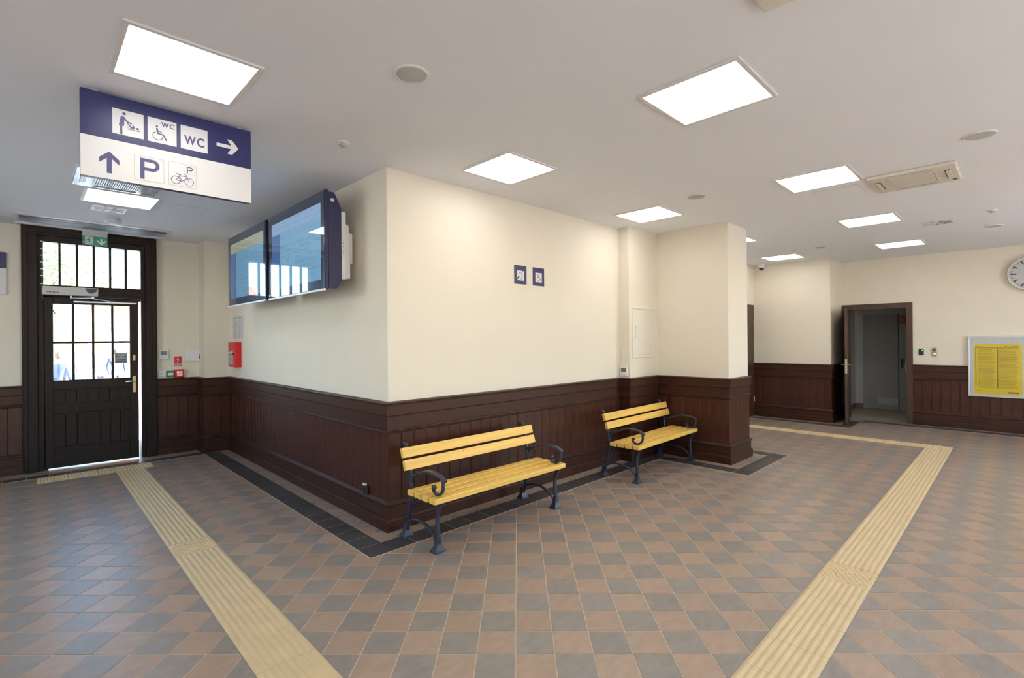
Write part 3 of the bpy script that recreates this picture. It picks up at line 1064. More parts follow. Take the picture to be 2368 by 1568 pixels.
def monitor(label, yc, seed, header):
    t = thing('departure_monitor', label, 'monitor', (-.33, yc, 2.045), R90, 'departure monitors')
    W, H = .69, .862
    MB().box(-W, W, 0, .026, 0, H).build('front_frame', M_BLUE, t, bevel=.004)
    MB().prism([(.03, .012), (.10, .012), (.148, .085), (.148, H - .14), (.085, H - .012), (.03, H - .012)], -W + .006, W - .006, 'x').build('housing', M_BLUE, t, bevel=.003)
    MB().box(-W + .02, W - .02, .024, .032, .02, H - .02).build('seal', M_BLACK, t)
    MB().box(-W + .085, W - .085, -.0035, -.001, .09, H - .10).build('screen', screenmat('departure_screen_%d' % seed, seed, header), t)
    MB().box(-W + .012, W - .012, -.0045, -.001, .012, .09).box(-W + .012, W - .012, -.0045, -.001, H - .10, H - .012).box(-W + .012, -W + .085, -.0045, -.001, .09, H - .10).box(W - .085, W - .012, -.0045, -.001, .09, H - .10).build('mask_border', pmat('navy_screenprint', (.012, .014, .05), .3, var=.02), t)
    MB().box(-W + .010, W - .010, -.012, -.007, .010, H - .010).build('front_glass', M_SCRGL, t)
    MB().box(-W, W, -.014, 0, -.012, .008).build('bottom_rail', M_ALU, t, bevel=.003)
    MB().lathe([(.017, W - .004), (.017, W + .004), (.012, W + .008)], (0, .062, H - .085), 14, 'x').build('lock', M_STEEL, t)
    Icon(-.0135).rect(-W + .02, -W + .05, .02, .04).build('maker_sticker', M_SIGNW, t)
    # wall bracket
    MB().box(.50, .67, .148, .20, .10, .70).build('bracket_plate', M_FRAME, t, bevel=.012)
    MB().box(-.67, -.50, .148, .20, .10, .70).build('bracket_plate', M_FRAME, t, bevel=.012)
    MB().box(-.62, .62, .235, .285, .25, .53).build('wall_plate', M_FRAME, t, bevel=.01)
    MB().box(-.30, .30, .285, .33, .20, .58).build('wall_bracket', M_FRAME, t, bevel=.006)
    for sx in (-1, 1):
        MB().prism([(.20, .11), (.245, .11), (.245, .26), (.235, .27), (.235, .585), (.20, .60)], sx * .52, sx * .65, 'x').build('tilt_arm', M_FRAME, t, bevel=.006)
    for z in (.42, .39, .34, .2):
        MB().lathe([(.004, .668), (.004, .6725)], (0, .172, z), 8, 'x').build('screw', M_BLACK, t)
    for z in (.30, .14):
        MB().lathe([(.009, .668), (.008, .673)], (0, .174, z), 10, 'x').build('bolt', M_STEEL, t)
    return t


M_SCRGL = glassmat('screen_glass', (.9, .93, .97), 0.9)
monitor('nearer blue departure monitor at the right, closest to the wall corner', 1.14, 3, (.30, .44, .60))
monitor('farther blue departure monitor at the left, above the fire cabinet', 2.617, 8, (.42, .42, .28))

# ------------------------------------------------------------------ pictograms used on signs
def wheelchair(ic):
    """in a unit square"""
    ic.disc((.40, .86), .055)
    ic.stroke([(.405, .74), (.425, .60), (.44, .50)], .085).stroke([(.43, .50), (.68, .475)], .075).stroke([(.68, .475), (.82, .21)], .07)
    ic.stroke([(.44, .63), (.62, .60)], .035)
    ic.ring((.44, .36), .215, .04, 118, 358)


def wc_letters(ic, x0, x1, z0, z1):
    xm = x0 + (x1 - x0) * .58
    ic.text('W', x0, xm, z0, z1, .035)
    ic.text('C', xm + (x1 - x0) * .04, x1, z0 - (z1 - z0) * .03, z1 + (z1 - z0) * .03, .035)


# hanging sign
hs = thing('hanging_direction_sign', 'big hanging blue and white sign with toilet and parking pictograms', 'sign', (-1.503, -.015, 2.553))
SW, SH = .4445, .493
MB().box(-SW, SW, 0, .045, 0, SH).build('box_body', M_BLUE, hs, bevel=.002)
MB().box(-SW + .0, SW, -.002, -.0002, 0, SH * .473).build('white_panel', M_SIGNW, hs)
MB().box(-SW + .0, SW, -.002, -.0002, SH * .473, SH).build('blue_panel', M_SIGNB, hs)
for s in (-.38, .38):
    MB().box(s - .02, s + .02, .01, .035, SH, SH + .014).build('ceiling_bracket', M_ALU, hs)
zc = .352
isz = .148
xc = [-.228, -.060, .110]
for k, nm in enumerate(('baby_change', 'accessible_toilet', 'toilet')):
    x0 = xc[k] - isz / 2
    z0 = zc - isz / 2 - .004
    MB().box(x0, x0 + isz, -.0028, -.0019, z0, z0 + isz).build(nm + '_tile', M_SIGNW, hs)
    ic = Icon(-.0034, x0, z0, isz)
    if k == 0:
        ic.disc((.37, .86), .058)
        ic.poly([(.26, .72), (.30, .755), (.345, .755), (.385, .72), (.365, .36), (.20, .36), (.235, .58)])
        ic.stroke([(.34, .72), (.47, .56), (.59, .52)], .06)
        ic.stroke([(.275, .36), (.275, .04)], .075)
        ic.rect(.45, .88, .265, .29)
        ic.disc((.80, .365), .048)
        ic.poly([(.57, .33), (.58, .42), (.66, .41), (.73, .36), (.72, .315), (.57, .315)])
        ic.stroke([(.57, .415), (.475, .49)], .035).stroke([(.69, .40), (.645, .485)], .035)
        ic.ring((.525, .365), .045, .008)
    elif k == 1:
        ic2 = Icon(-.0034, x0 + .0, z0, isz * .78)
        wheelchair(ic2)
        ic.add(ic2.v, ic2.f)
        wc_letters(ic, .46, .92, .70, .90)
    else:
        wc_letters(ic, .12, .88, .22, .60)
    ic.build(nm + '_symbol', M_PICTO, hs)
ic = Icon(-.0034, 0, 0, 1)
zr = .352
ic.rect(.236, .338, zr - .0115, zr + .0115)
ic.poly([(.298, zr + .048), (.328, zr + .048), (.367, zr), (.328, zr - .048), (.298, zr - .048), (.332, zr)])
ic.build('right_arrow', M_SIGNW, hs)
zb = .094
ic = Icon(-.0034, -.317, zb, 1)
ic.rect(-.0115, .0115, -.060, .045).poly([(0, .066), (.046, .024), (.046, -.006), (0, .037), (-.046, -.006), (-.046, .024)])
ic.build('up_arrow', M_PICTO, hs)
fr_ = Icon(-.0034)
fr_.frame(-.201, -.053, zb - .068, zb + .079, .0015)
fr_.frame(-.029, .119, zb - .065, zb + .082, .0015)
fr_.frame(.057, .109, zb + .021, zb + .073, .0006)
fr_.build('parking_outlines', M_GREYLINE, hs)
ic = Icon(-.0036)
# large P
def letter_p(ic, x0, z0, w, h, t):
    ic.rect(x0, x0 + t, z0, z0 + h)
    r = h * .29
    zcn = z0 + h - r
    xr = x0 + w - r
    ic.rect(x0 + t, xr, z0 + h - t * .9, z0 + h).rect(x0 + t, xr, z0 + h - 2 * r, z0 + h - 2 * r + t * .9)
    ic.ring((xr, zcn), r - t * .45, t * .9, -90, 90, 24)
letter_p(ic, -.172, zb - .057, .096, .124, .021)
ic.build('parking_letter', M_PICTO, hs)
ic = Icon(-.0036)
letter_p(ic, .067, zb + .026, .033, .042, .006)
bx, bz = -.020, zb - .054
ic.ring((bx + .028, bz + .026), .024, .003).ring((bx + .1, bz + .026), .024, .003)
for p in ([(.028, .026), (.052, .058), (.088, .056)], [(.028, .026), (.06, .023), (.091, .050)], [(.06, .023), (.045, .065)], [(.1, .026), (.083, .067), (.07, .071)]):
    ic.stroke([(bx + a, bz + b) for a, b in p], .0027)
ic.stroke([(bx + .034, bz + .067), (bx + .054, bz + .064)], .004)
ic.build('bicycle_symbol', M_PICTO, hs)

# two small blue signs on the bench wall
for k, x0 in enumerate((1.502, 1.785)):
    t = thing('pictogram_sign', ('small blue square sign with crossed ear pictogram', 'small blue square sign with wheelchair pictogram')[k], 'sign', (x0 + .0915, 0, 2.187), 0, 'pictogram signs on the bench wall')
    MB().box(-.0915, .0915, -.004, 0, 0, .198).build('plate', M_SIGNB, t)
    if k == 0:
        ic = Icon(-.0046, -.052, .039, .104)
        ic.poly([(0, 0), (1, 0), (1, 1), (0, 1)])
    else:
        ic = Icon(-.0046, -.052, .039, .104)
        ic.rect(0, 1, 0, 1)
    ic.build('white_field', M_SIGNW, t)
    ic = Icon(-.0052, -.052, .039, .104)
    if k == 0:
        ic.poly([(0, .03), (0, .26), (.24, .48), (.36, .40)]).poly([(.74, .86), (.92, 1), (.82, 1), (.70, .93)])
        ic.stroke([tuple(p) for p in smooth_path([(.28, .66), (.36, .80), (.52, .84), (.68, .76), (.74, .60), (.68, .44), (.60, .32), (.56, .14), (.46, .10), (.40, .14)])], .045)
        ic.stroke([tuple(p) for p in smooth_path([(.38, .68), (.50, .76), (.60, .68), (.58, .56)])], .03)
        ic.text('T', .74, .84, .12, .26)
    else:
        wheelchair(ic)
    ic.build('symbol', M_BLACK if k else M_PRINT, t)

# ------------------------------------------------------------------ electrical cabinet and switch
eb = thing('electrical_cabinet', 'white flush electrical cabinet door on the pilaster above far bench', 'cabinet', (3.8275, -PB, 1.34))
MB().box(-.312, .312, -.012, 0, 0, .04).box(-.312, .312, -.012, 0, .65, .69).box(-.312, -.272, -.012, 0, .04, .65).box(.272, .312, -.012, 0, .04, .65).build('frame', M_FRAME if False else pmat('ivory_lacquer', (.80, .76, .66), .45, var=.01), eb, bevel=.005)
MB().box(-.268, .268, -.008, 0, .044, .646).build('door', MATS['ivory_lacquer'], eb, bevel=.002)
MB().box(-.235, -.20, -.018, -.007, .26, .43).build('handle', MATS['ivory_lacquer'], eb, bevel=.004)
sw = thing('light_switch', 'small white switch above the thermostat on the narrow wall return', 'switch', (XB, -.0745, 1.355), R90)
MB().box(-.031, .031, -.012, 0, 0, .086).build('plate', M_WHITE, sw, bevel=.004)
MB().box(-.02, .02, -.016, -.011, .018, .068).build('rocker', M_WHITE, sw, bevel=.002)

# ------------------------------------------------------------------ benches
def make_bench():
    t = thing('bench', '', 'bench')
    FX = .678
    for s in (-1, 1):
        x = s * FX
        rear = smooth_path([(.505, .03), (.478, .10), (.45, .20), (.432, .30), (.427, .40), (.438, .52), (.462, .64), (.49, .725), (.508, .750), (.530, .752), (.542, .735)], 5)
        MB().bar(rear, x, .032, .026).build('rear_leg', M_IRON, t, smooth=True)
        front = smooth_path([(.065, .03), (.062, .10), (.072, .20), (.068, .28), (.045, .34), (.012, .382)], 5)
        MB().bar(front, x, .034, .028).build('front_leg', M_IRON, t, smooth=True)
        arm = smooth_path([(.445, .49), (.42, .515), (.375, .518), (.30, .548), (.21, .578), (.12, .583), (.03, .572), (-.022, .540)], 6)
        nA = len(arm)
        MB().bar(arm, x, [.026 + .022 * min(1, i / (nA * .6)) for i in range(nA)], .02).build('armrest', M_IRON, t, smooth=True)
        curl = smooth_path([(.002, .562), (-.006, .52), (.0, .475), (.025, .445), (.062, .432), (.098, .438), (.122, .462), (.118, .488)], 6)
        MB().bar(curl, x, .028, .020).lathe([(.012, -.014), (.017, -.012), (.017, .012), (.012, .014)], (x, .112, .478), 12, 'x').build('arm_scroll', M_IRON, t, smooth=True)
        strut = smooth_path([(.430, .43), (.415, .475), (.385, .515), (.34, .538), (.28, .556)], 5)
        MB().bar(strut, x, .022, .016).build('arm_strut', M_IRON, t, smooth=True)
        arch = smooth_path([(.475, .115), (.44, .142), (.37, .166), (.29, .170), (.20, .155), (.125, .115), (.075, .055)], 5)
        MB().bar(arch, x, .026, .018).build('arch_stretcher', M_IRON, t, smooth=True)
        brace = smooth_path([(.446, .20), (.42, .245), (.37, .295), (.28, .345), (.18, .372)], 5)
        MB().bar(brace, x, .024, .018).build('seat_brace', M_IRON, t, smooth=True)
        MB().bar([(.43, .372), (.02, .372)], x, .034, .014).build('seat_rail', M_IRON, t)
        for yc in (.068, .502):
            vs, fs = [], []
            for (hx, hy, z) in ((.048, .036, 0), (.048, .036, .012), (.040, .031, .020), (.026, .021, .045), (.018, .016, .085), (.016, .015, .11)):
                vs += [(x - hx, yc - hy, z), (x + hx, yc - hy, z), (x + hx, yc + hy, z), (x - hx, yc + hy, z)]
            for k in range(5):
                for i in range(4):
                    fs.append((k * 4 + i, k * 4 + (i + 1) % 4, k * 4 + 4 + (i + 1) % 4, k * 4 + 4 + i))
            fs += [(3, 2, 1, 0), (20, 21, 22, 23)]
            MB().add(vs, fs).build('foot', M_IRON, t, smooth=True)
            MB().lathe([(.008, .012), (.007, .020), (.003, .023)], (x + .034, yc, 0), 8).lathe([(.008, .012), (.007, .020), (.003, .023)], (x - .034, yc, 0), 8).build('anchor_bolt', M_STEEL if False else M_IRON, t)
    L = .752
    me = MB().box(-L, L, -.0385, .0385, -.021, .021).mesh('seat_slat', M_SLAT, bevel=.005)
    for k in range(4):
        link('seat_slat', me, t, (0, .0385 + k * .098, .40))
    bm_ = MB().box(-L, L, -.018, .018, -.040, .040).mesh('back_slat', M_SLAT, bevel=.004)
    for (y, z) in ((.418, .600), (.452, .694)):
        o = link('back_slat', bm_, t, (0, y - .004, z))
        o.rotation_euler = (math.radians(-17), 0, 0)
    return t


bench = make_bench()
bench.location = (.7225, -.700, 0)
bench['label'] = 'nearer yellow slatted bench with dark iron arms, by the outer wall corner'
bench['group'] = 'yellow benches'
bench2 = copy_tree(bench, (3.330, -.795, 0), math.radians(1.7))
bench2['label'] = 'farther yellow slatted bench with dark iron arms, tucked beside the projecting wall'


def knots(b, spots):
    backs = [c for c in b.children if c.name.startswith('back_slat')]
    backs.sort(key=lambda o: -o.location.z)
    for (row, x, z, r) in spots:
        MB().lathe([(r, -.0190), (r * .8, -.0183)], (x, 0, z), 10, 'y').build('knot', M_KNOT, backs[row])


knots(bench, [(0, .63, .012, .007), (1, -.16, .022, .005)])
knots(bench2, [(0, -.51, .015, .008), (1, -.40, .012, .007), (1, -.20, .03, .004), (1, .53, -.01, .004)])

# ------------------------------------------------------------------ tactile paving
TW = .288


def rib_tile(length):
    m = MB()
    prof = []
    pitch = TW / 8
    for k in range(8):
        x0 = -TW / 2 + k * pitch
        for a, h in ((.0, .0022), (.14, .0026), (.26, .0052), (.40, .0066), (.60, .0066), (.74, .0052), (.86, .0026)):
            prof.append((x0 + a * pitch, h))
    prof.append((TW / 2, .0022))
    prof += [(TW / 2, 0.0), (-TW / 2, 0.0)]
    l = length / 2 - .0012
    m.prism(prof, -l, l, 'y')
    return m.mesh('tactile_tile', M_TACT)


def dome_tile(length):
    m = MB()
    l = length / 2 - .0012
    m.box(-TW / 2, TW / 2, -l, l, 0, .003)
    p = TW / 8
    row = 0
    y = -l + p * .5
    while y < l - p * .3:
        for k in range(8 if row % 2 == 0 else 7):
            x = -TW / 2 + p * (k + (.5 if row % 2 == 0 else 1.0))
            m.lathe([(p * .40, .003), (p * .36, .0058), (p * .22, .0078), (p * .05, .0082)], (x, y, 0), 8)
        y += p * .82
        row += 1
    return m.mesh('warning_tile', M_TACT)


def tactile(root, x, y, along, runs):
    """runs: list of (start, end, kind) along the axis"""
    for a, b, kind in runs:
        n = max(1, round((b - a) / .3))
        l = (b - a) / n
        me = rib_tile(l) if kind == 'rib' else dome_tile(l)
        for k in range(n):
            c = a + (k + .5) * l
            if along == 'y':
                link('tactile_tile' if kind == 'rib' else 'warning_tile', me, root, (x, c, .0003))
            else:
                link('tactile_tile' if kind == 'rib' else 'warning_tile', me, root, (c, y, .0003), math.pi / 2)


tl = thing('tactile_strip', 'cream ribbed tactile strip leading up to the entrance door', 'tactile paving', (0, 0, 0), 0, 'tactile guide strips')
tactile(tl, -1.25, 0, 'y', [(-2.65, .65, 'rib'), (.65, .955, 'dome'), (.955, 4.09, 'rib')])
tactile(tl, 0, 4.234, 'x', [(-2.1, -1.0, 'dome')])
tr_ = thing('tactile_strip', 'cream ribbed tactile strip on the right turning towards the passage', 'tactile paving', (0, 0, 0), 0, 'tactile guide strips')
tactile(tr_, 0, -2.90, 'x', [(-.9, 1.595, 'rib'), (1.595, 1.915, 'dome'), (1.915, 7.0, 'rib')])
tactile(tr_, 7.146, 0, 'y', [(-3.044, -.06, 'dome')])

# ------------------------------------------------------------------ ceiling fittings
def led_panel(label, x, y):
    t = thing('ceiling_light_panel', label, 'ceiling light', (x, y, HC), 0, 'square ceiling light panels')
    h = .30
    MB().box(-h, h, -h, -h + .026, -.012, 0).box(-h, h, h - .026, h, -.012, 0).box(-h, -h + .026, -h + .026, h - .026, -.012, 0).box(h - .026, h, -h + .026, h - .026, -.012, 0).build('frame', M_FRAME, t, bevel=.002)
    MB().box(-h + .025, h - .025, -h + .025, h - .025, -.007, -.001).build('diffuser', M_LAMP, t)
    return t


PANELS = [(-1.553, -.612, 'lit square ceiling panel in front of the hanging blue sign'),
          (-1.478, 2.655, 'lit square ceiling panel behind the hanging blue sign'),
          (.770, -2.408, 'largest lit square ceiling panel, upper centre right'),
          (.793, -.668, 'lit square ceiling panel above the near bench'),
          (3.083, -.668, 'lit square ceiling panel above the electrical cabinet'),
          (3.08, -2.415, 'lit square ceiling panel beside the ivory air conditioning cassette'),
          (5.40, -2.405, 'lit square ceiling panel beside the right swirl air outlet'),
          (7.72, -2.40, 'lit square ceiling panel nearest the far wall, above the open door'),
          (7.71, -.70, 'lit square ceiling panel in front of the dome camera'),
          (5.40, -.68, 'lit square ceiling panel mostly hidden by the projecting wall end'),
          (-1.5, -2.5, 'unseen ceiling panel added above the viewer for more light'), (-3.7, .9, 'unseen ceiling panel added left of the picture for more light'),  # from here on: out-of-view panels added for more light in the hall
          (.78, -4.9, 'unseen ceiling panel added for light behind the viewer, left'), (3.08, -4.9, 'unseen ceiling panel added for light behind the viewer, centre'),
          (5.40, -4.9, 'unseen ceiling panel added for light behind the viewer, right'), (7.71, -4.9, 'unseen ceiling panel added for light behind the viewer, far right')]
for x, y, lab in PANELS:
    led_panel(lab, x, y)


def ceiling_speaker(label, x, y):
    t = thing('ceiling_speaker', label, 'speaker', (x, y, HC), 0, 'round ceiling speakers')
    MB().lathe([(.096, 0), (.096, -.006), (.090, -.010), (.082, -.008), (.082, -.002)], n=32).build('ring', M_FRAME, t, smooth=True)
    MB().lathe([(.083, -.003), (.081, -.0085), (.04, -.0105), (.002, -.011)], n=32).build('grille', M_GRILLE, t, smooth=True)


ceiling_speaker('round ceiling speaker above the outer wall corner', -.655, -1.395)
ceiling_speaker('round ceiling speaker at the upper right above the air conditioning cassette', 2.80, -3.52)
ceiling_speaker('round ceiling speaker between the panels in the middle', 2.778, -1.392)
ceiling_speaker('round ceiling speaker near the clock', 7.05, -3.485)
ceiling_speaker('round ceiling speaker near the projecting block', 7.05, -1.45)

for lab, x, y in (('small round smoke detector near the hanging sign', -.495, -.236), ('small round smoke detector near the clock', 5.883, -3.499)):
    t = thing('smoke_detector', lab, 'detector', (x, y, HC), 0, 'ceiling detectors')
    MB().lathe([(.048, 0), (.048, -.006), (.040, -.012), (.030, -.014)], n=24).build('base', M_FRAME, t, smooth=True)
    MB().lathe([(.029, -.012), (.028, -.022), (.020, -.030), (.004, -.033)], n=20).build('sensor_head', M_GRILLE, t, smooth=True)
    MB().lathe([(.004, -.012), (.003, -.018)], (-.034, .0, 0), 8).build('indicator', M_WHITE, t)


def cassette(label, x, y, rot, mat, film=False):
    t = thing('air_conditioner', label, 'air conditioner', (x, y, HC), rot, 'ceiling air conditioning cassettes')
    h = .31
    MB().box(-h, h, -h, h, -.03, 0).build('panel', mat, t, bevel=.01)
    for k in range(20):
        a = -.15 + k * .0158
        MB().box(a, a + .008, -.15, .15, -.038, -.029).build('grille_slat', mat, t)
    MB().box(-.16, .16, -.16, .16, -.0305, -.028).build('grille_back', M_GRILLE, t)
    MB().box(-.17, .17, -.17, -.155, -.036, -.028).box(-.17, .17, .155, .17, -.036, -.028).box(-.17, -.155, -.155, .155, -.036, -.028).box(.155, .17, -.155, .155, -.036, -.028).build('grille_frame', mat, t, bevel=.003)
    for a in range(4):
        q = MB()
        q.prism([(-.15, .225), (.15, .225), (.155, .262), (-.155, .262)], -.0335, -.029, 'z')
        o = q.build('outlet', M_DARK if (not film and a % 2 == 0) else M_GRILLE, t)
        o.rotation_euler = (0, 0, a * math.pi / 2)
        v = MB()
        v.prism([(-.148, .232), (.148, .232), (.148, .264), (-.148, .264)], -.040, -.034, 'z')
        o = v.build('louvre', mat, t, bevel=.002)
        o.rotation_euler = (0, 0, a * math.pi / 2)
    MB().box(.19, .25, -.285, -.255, -.0315, -.029).build('receiver_window', M_BLACK, t)
    return t


cassette('ivory square air conditioning cassette in the ceiling right of a lit panel', 3.665, -3.043, 0, M_ACP)
cassette('ivory air conditioning cassette cut off by the top picture edge', -.132, -3.243, 0, M_ACP)
cassette('air conditioning cassette in shiny blue film half hidden behind hanging sign', -1.57, 1.93, 0, M_FOIL, True)


def swirl(label, x, y):
    t = thing('air_diffuser', label, 'air vent', (x, y, HC), 0, 'swirl air diffusers')
    h = .147
    MB().box(-h, h, -h, h, -.012, 0).build('plate', M_FRAME, t, bevel=.003)
    slot = MB().prism([(.025, -.008), (.128, -.019), (.128, .012), (.025, .007)], -.0135, -.0115, 'z').mesh('slot', M_BLACK)
    vane = MB().prism([(.03, .007), (.128, .012), (.124, .020), (.03, .012)], -.017, -.0115, 'z').mesh('vane', M_FRAME)
    for a in range(8):
        for nm, me in (('slot', slot), ('vane', vane)):
            o = link(nm, me, t)
            o.rotation_euler = (0, 0, a * math.pi / 4 + .3)
    MB().lathe([(.02, -.0115), (.018, -.016)], n=14).build('hub', M_FRAME, t)


swirl('white swirl air diffuser behind the left ceiling panel', -1.522, 3.20)
swirl('white swirl air diffuser at the right near the far wall', 6.205, -3.0)

dm = thing('emergency_downlight', 'small white round ceiling fitting between air curtain and swirl diffuser', 'ceiling light', (-1.44, 3.72, HC))
MB().lathe([(.068, 0), (.070, -.03), (.074, -.036)], n=28).build('body', M_FOIL, dm, smooth=True)
MB().lathe([(.080, -.034), (.084, -.042), (.070, -.058), (.03, -.068), (.004, -.070)], n=28).build('lens', M_FRAME, dm, smooth=True)

cc = thing('dome_camera', 'white dome security camera in the ceiling corner', 'camera', (8.30, -.13, HC))
MB().lathe([(.062, 0), (.062, -.07), (.056, -.080), (.048, -.082)], n=28).build('base', M_WHITE, cc, smooth=True)
MB().lathe([(.046, -.08), (.045, -.098), (.036, -.118), (.018, -.130), (.003, -.133)], n=24).build('dome', M_BLACK, cc, smooth=True)
MB().box(-.015, .03, -.07, -.058, -.06, -.02).build('mount', M_GRILLE, cc, bevel=.003)

for lab, x, y, s in (('faint square ceiling hatch right of the lit panel by the cassette', 3.72, -2.44, .2), ('faint square ceiling hatch right of the lit panel by the swirl outlet', 6.08, -2.43, .2), ('faint square ceiling hatch right of the left rear panel', -.93, 2.72, .2)):
    t = thing('ceiling_hatch', lab, 'hatch', (x, y, HC), 0, 'flush ceiling hatches')
    MB().box(-s, s, -s, s, -.0012, 0).build('rim', M_GRILLE, t)
    MB().box(-s + .002, s - .002, -s + .002, s - .002, -.0022, -.0008).build('lid', M_CEIL, t)

# ------------------------------------------------------------------ far wall: open door with store room behind
d2 = thing('door_2', 'brown timber door frame with its leaf standing open into the hall', 'door', (XF, -1.8075, 0), R90, kind='structure')
# local x = -(y - yc)
DY = lambda y: -(y + 1.8075)
MB().box(DY(Y2), DY(-1.369), -.03, .16, 0, 2.215).build('jamb_casing', M_DOOR2, d2, bevel=.004)
MB().box(DY(-2.262), DY(-2.356), -.03, .16, 0, 2.215).build('jamb_casing', M_DOOR2, d2, bevel=.004)
MB().box(DY(-1.369), DY(-2.262), -.03, .16, 2.113, 2.215).build('head_casing', M_DOOR2, d2, bevel=.004)
MB().box(DY(-2.2615), DY(-2.250), .02, .05, .93, 1.18).build('strike_plate', M_STEEL, d2)
lf = MB().box(0, .90, -.022, .022, .012, 2.105).build('door_leaf', M_DOOR2, d2, bevel=.003, loc=(DY(-1.375), -.04, 0))
lf.rotation_euler = (0, 0, math.radians(-81))
for s in (-1, 1):
    for (z0, z1) in ((.15, .75), (.88, 1.95)):
        MB().box(.12, .78, s * .020, s * .026, z0, z1).build('leaf_panel', M_DOOR2, lf, bevel=.004)
    MB().box(.838, .872, s * .022, s * .029, .93, 1.19).build('handle_plate', M_BRASS, lf, bevel=.003)
    MB().tube([(.855, s * .024, 1.09), (.855, s * .07, 1.09), (.83, s * .075, 1.09), (.75, s * .072, 1.088)], .009).build('lever_handle', M_BRASS, lf, smooth=True)
MB().box(.899, .903, -.012, .012, .93, 1.19).build('lock_face', M_STEEL, lf)
for z in (.3, 1.1, 1.85):
    MB().tube([(0, -.026, z - .05), (0, -.026, z + .05)], .009).build('hinge', M_BRASS, lf)

RX0, RX1 = XF + .16, 11.22
struct('floor_storeroom', MB().box(XF, RX1 + .1, -3.4, -1.1, -.06, -.001), M_ROOMFLOOR, 'plain beige floor of the room behind the open brown door', 'floor')
struct('wall_storeroom_side', MB().box(RX0, RX1, -1.11, -1.0, 0, HC), M_ROOMWALL, 'white side wall inside the room behind the open door', 'wall')
struct('wall_storeroom_end', MB().box(RX1, RX1 + .1, -1.257, -1.0, 0, HC).box(RX1, RX1 + .1, -3.4, -1.257, 2.08, HC), M_ROOMWALL, 'white end wall around the grey steel door', 'wall')
struct('light_block_storeroom', MB().box(RX1 + .1, RX1 + .2, -3.5, -1.0, -.05, HC), M_ROOMWALL, 'unseen slab added behind the grey steel door to block leaking light', 'wall')  # added slab, hidden by the door, keeps outdoor light from leaking in
struct('wall_storeroom_far', MB().box(RX0, RX1, -3.5, -3.4, 0, HC), M_ROOMWALL, 'white far side wall inside the small room', 'wall')
struct('ceiling_storeroom', MB().box(RX0, RX1 + .1, -3.5, -1.0, 2.6, 2.7), M_ROOMWALL, 'white ceiling inside the small room behind the open door', 'ceiling')
struct('baseboard_storeroom', MB().box(RX0, RX1, -1.125, -1.11, 0, .1).box(RX1 - .015, RX1, -1.257, -1.11, 0, .1), M_BASEGREY, 'olive skirting inside the small room behind the open door', 'baseboard')
d3 = thing('door_3', 'grey steel double door with vent grille seen through the open doorway', 'door', (RX1, -2.2, 0), R90, kind='structure')
EY = lambda y: -(y + 2.2)
MB().box(EY(-1.257), EY(-1.885), .0, .05, .004, 2.08).build('door_leaf', M_GREYDOOR, d3, bevel=.003)
MB().box(EY(-1.905), EY(-3.38), -.012, .05, .0, 2.08).build('side_leaf', M_GREYDOOR, d3, bevel=.003)
MB().box(EY(-1.885), EY(-1.905), .02, .05, 0, 2.08).build('rebate', M_BLACK, d3)
vg = MB().box(EY(-1.547), EY(-1.875), -.012, 0, .11, .255).build('vent_grille', M_FRAME, d3, bevel=.003)
for k in range(7):
    MB().box(EY(-1.56), EY(-1.862), -.016, -.011, .126 + k * .019, .134 + k * .019).build('grille_slat', M_GRILLE, vg)
MB().box(EY(-1.935), EY(-1.98), -.03, -.012, .93, 1.12).tube([(EY(-1.957), -.02, 1.07), (EY(-1.957), -.07, 1.07), (EY(-2.07), -.07, 1.07)], .012).build('door_handle', M_BLACK, d3)
fs_ = thing('fire_sign', 'red square fire sign high on the grey steel door', 'sign', (RX1 - .0125, -2.0, 1.87), R90)
MB().box(-.075, .075, -.002, 0, 0, .15).build('plate', M_RED, fs_)
ic = Icon(-.0026)
ic.poly([(-.05, .03), (-.03, .03), (-.03, .11), (-.05, .11)]).stroke([(-.02, .06), (.0, .1), (.02, .05), (.05, .09)], .012)
ic.build('symbol', pmat('pale_red', (.45, .2, .2), .4), fs_)

# readers
rd = thing('card_reader', 'black card reader with green light beside the open brown door', 'card reader', (XF, -2.474, 1.258), R90)
MB().box(-.035, .035, -.022, 0, 0, .111).build('housing', M_BLACK, rd, bevel=.008)
MB().box(.004, .028, -.0235, -.021, .078, .086).build('light', emat('green_led', (.05, 1.0, .1), 2.0), rd)
ip = thing('intercom', 'slim metal intercom panel between card reader and timetable case', 'intercom', (XF, -2.657, 1.236), R90)
MB().box(-.0275, .0275, -.028, 0, 0, .155).build('housing', M_BRONZE if False else pmat('grey_metal', (.36, .31, .27), .35, .6, var=.05), ip, bevel=.004)
MB().box(-.016, .016, -.030, -.027, .095, .125).build('speaker_slot', M_DARK, ip)
MB().box(-.014, .016, -.0305, -.027, .038, .054).build('call_button', emat('pink_led', (1.0, .75, .75), 1.0), ip)

# timetable display case
bc = thing('timetable_case', 'white display case holding a yellow departure timetable, right edge', 'display case', (XF, -3.45, .57), R90)
BW, BH = .353, 1.02
MB().box(-BW, BW, -.05, 0, 0, BH).build('back_box', M_FRAME, bc, bevel=.012)
MB().box(-BW + .022, BW - .022, -.0515, -.049, .022, BH - .035).build('backing', M_SIGNW, bc)
MB().box(-BW, BW, -.062, -.048, BH - .036, BH - .004).box(-BW, BW, -.062, -.048, .0, .022).box(-BW, -BW + .020, -.062, -.048, .02, BH - .03).box(BW - .020, BW, -.062, -.048, .02, BH - .03).build('frame', M_ALU, bc, bevel=.006)
MB().box(-BW + .02, BW - .02, -.059, -.0575, .02, BH - .034).build('glass', M_CASEGL, bc)
tp = thing('timetable_poster', 'yellow departure timetable poster with two columns of small print', 'poster', (XF - .0517, -3.4555, .615), R90)
PW, PH = .287, .842
c_ = .03
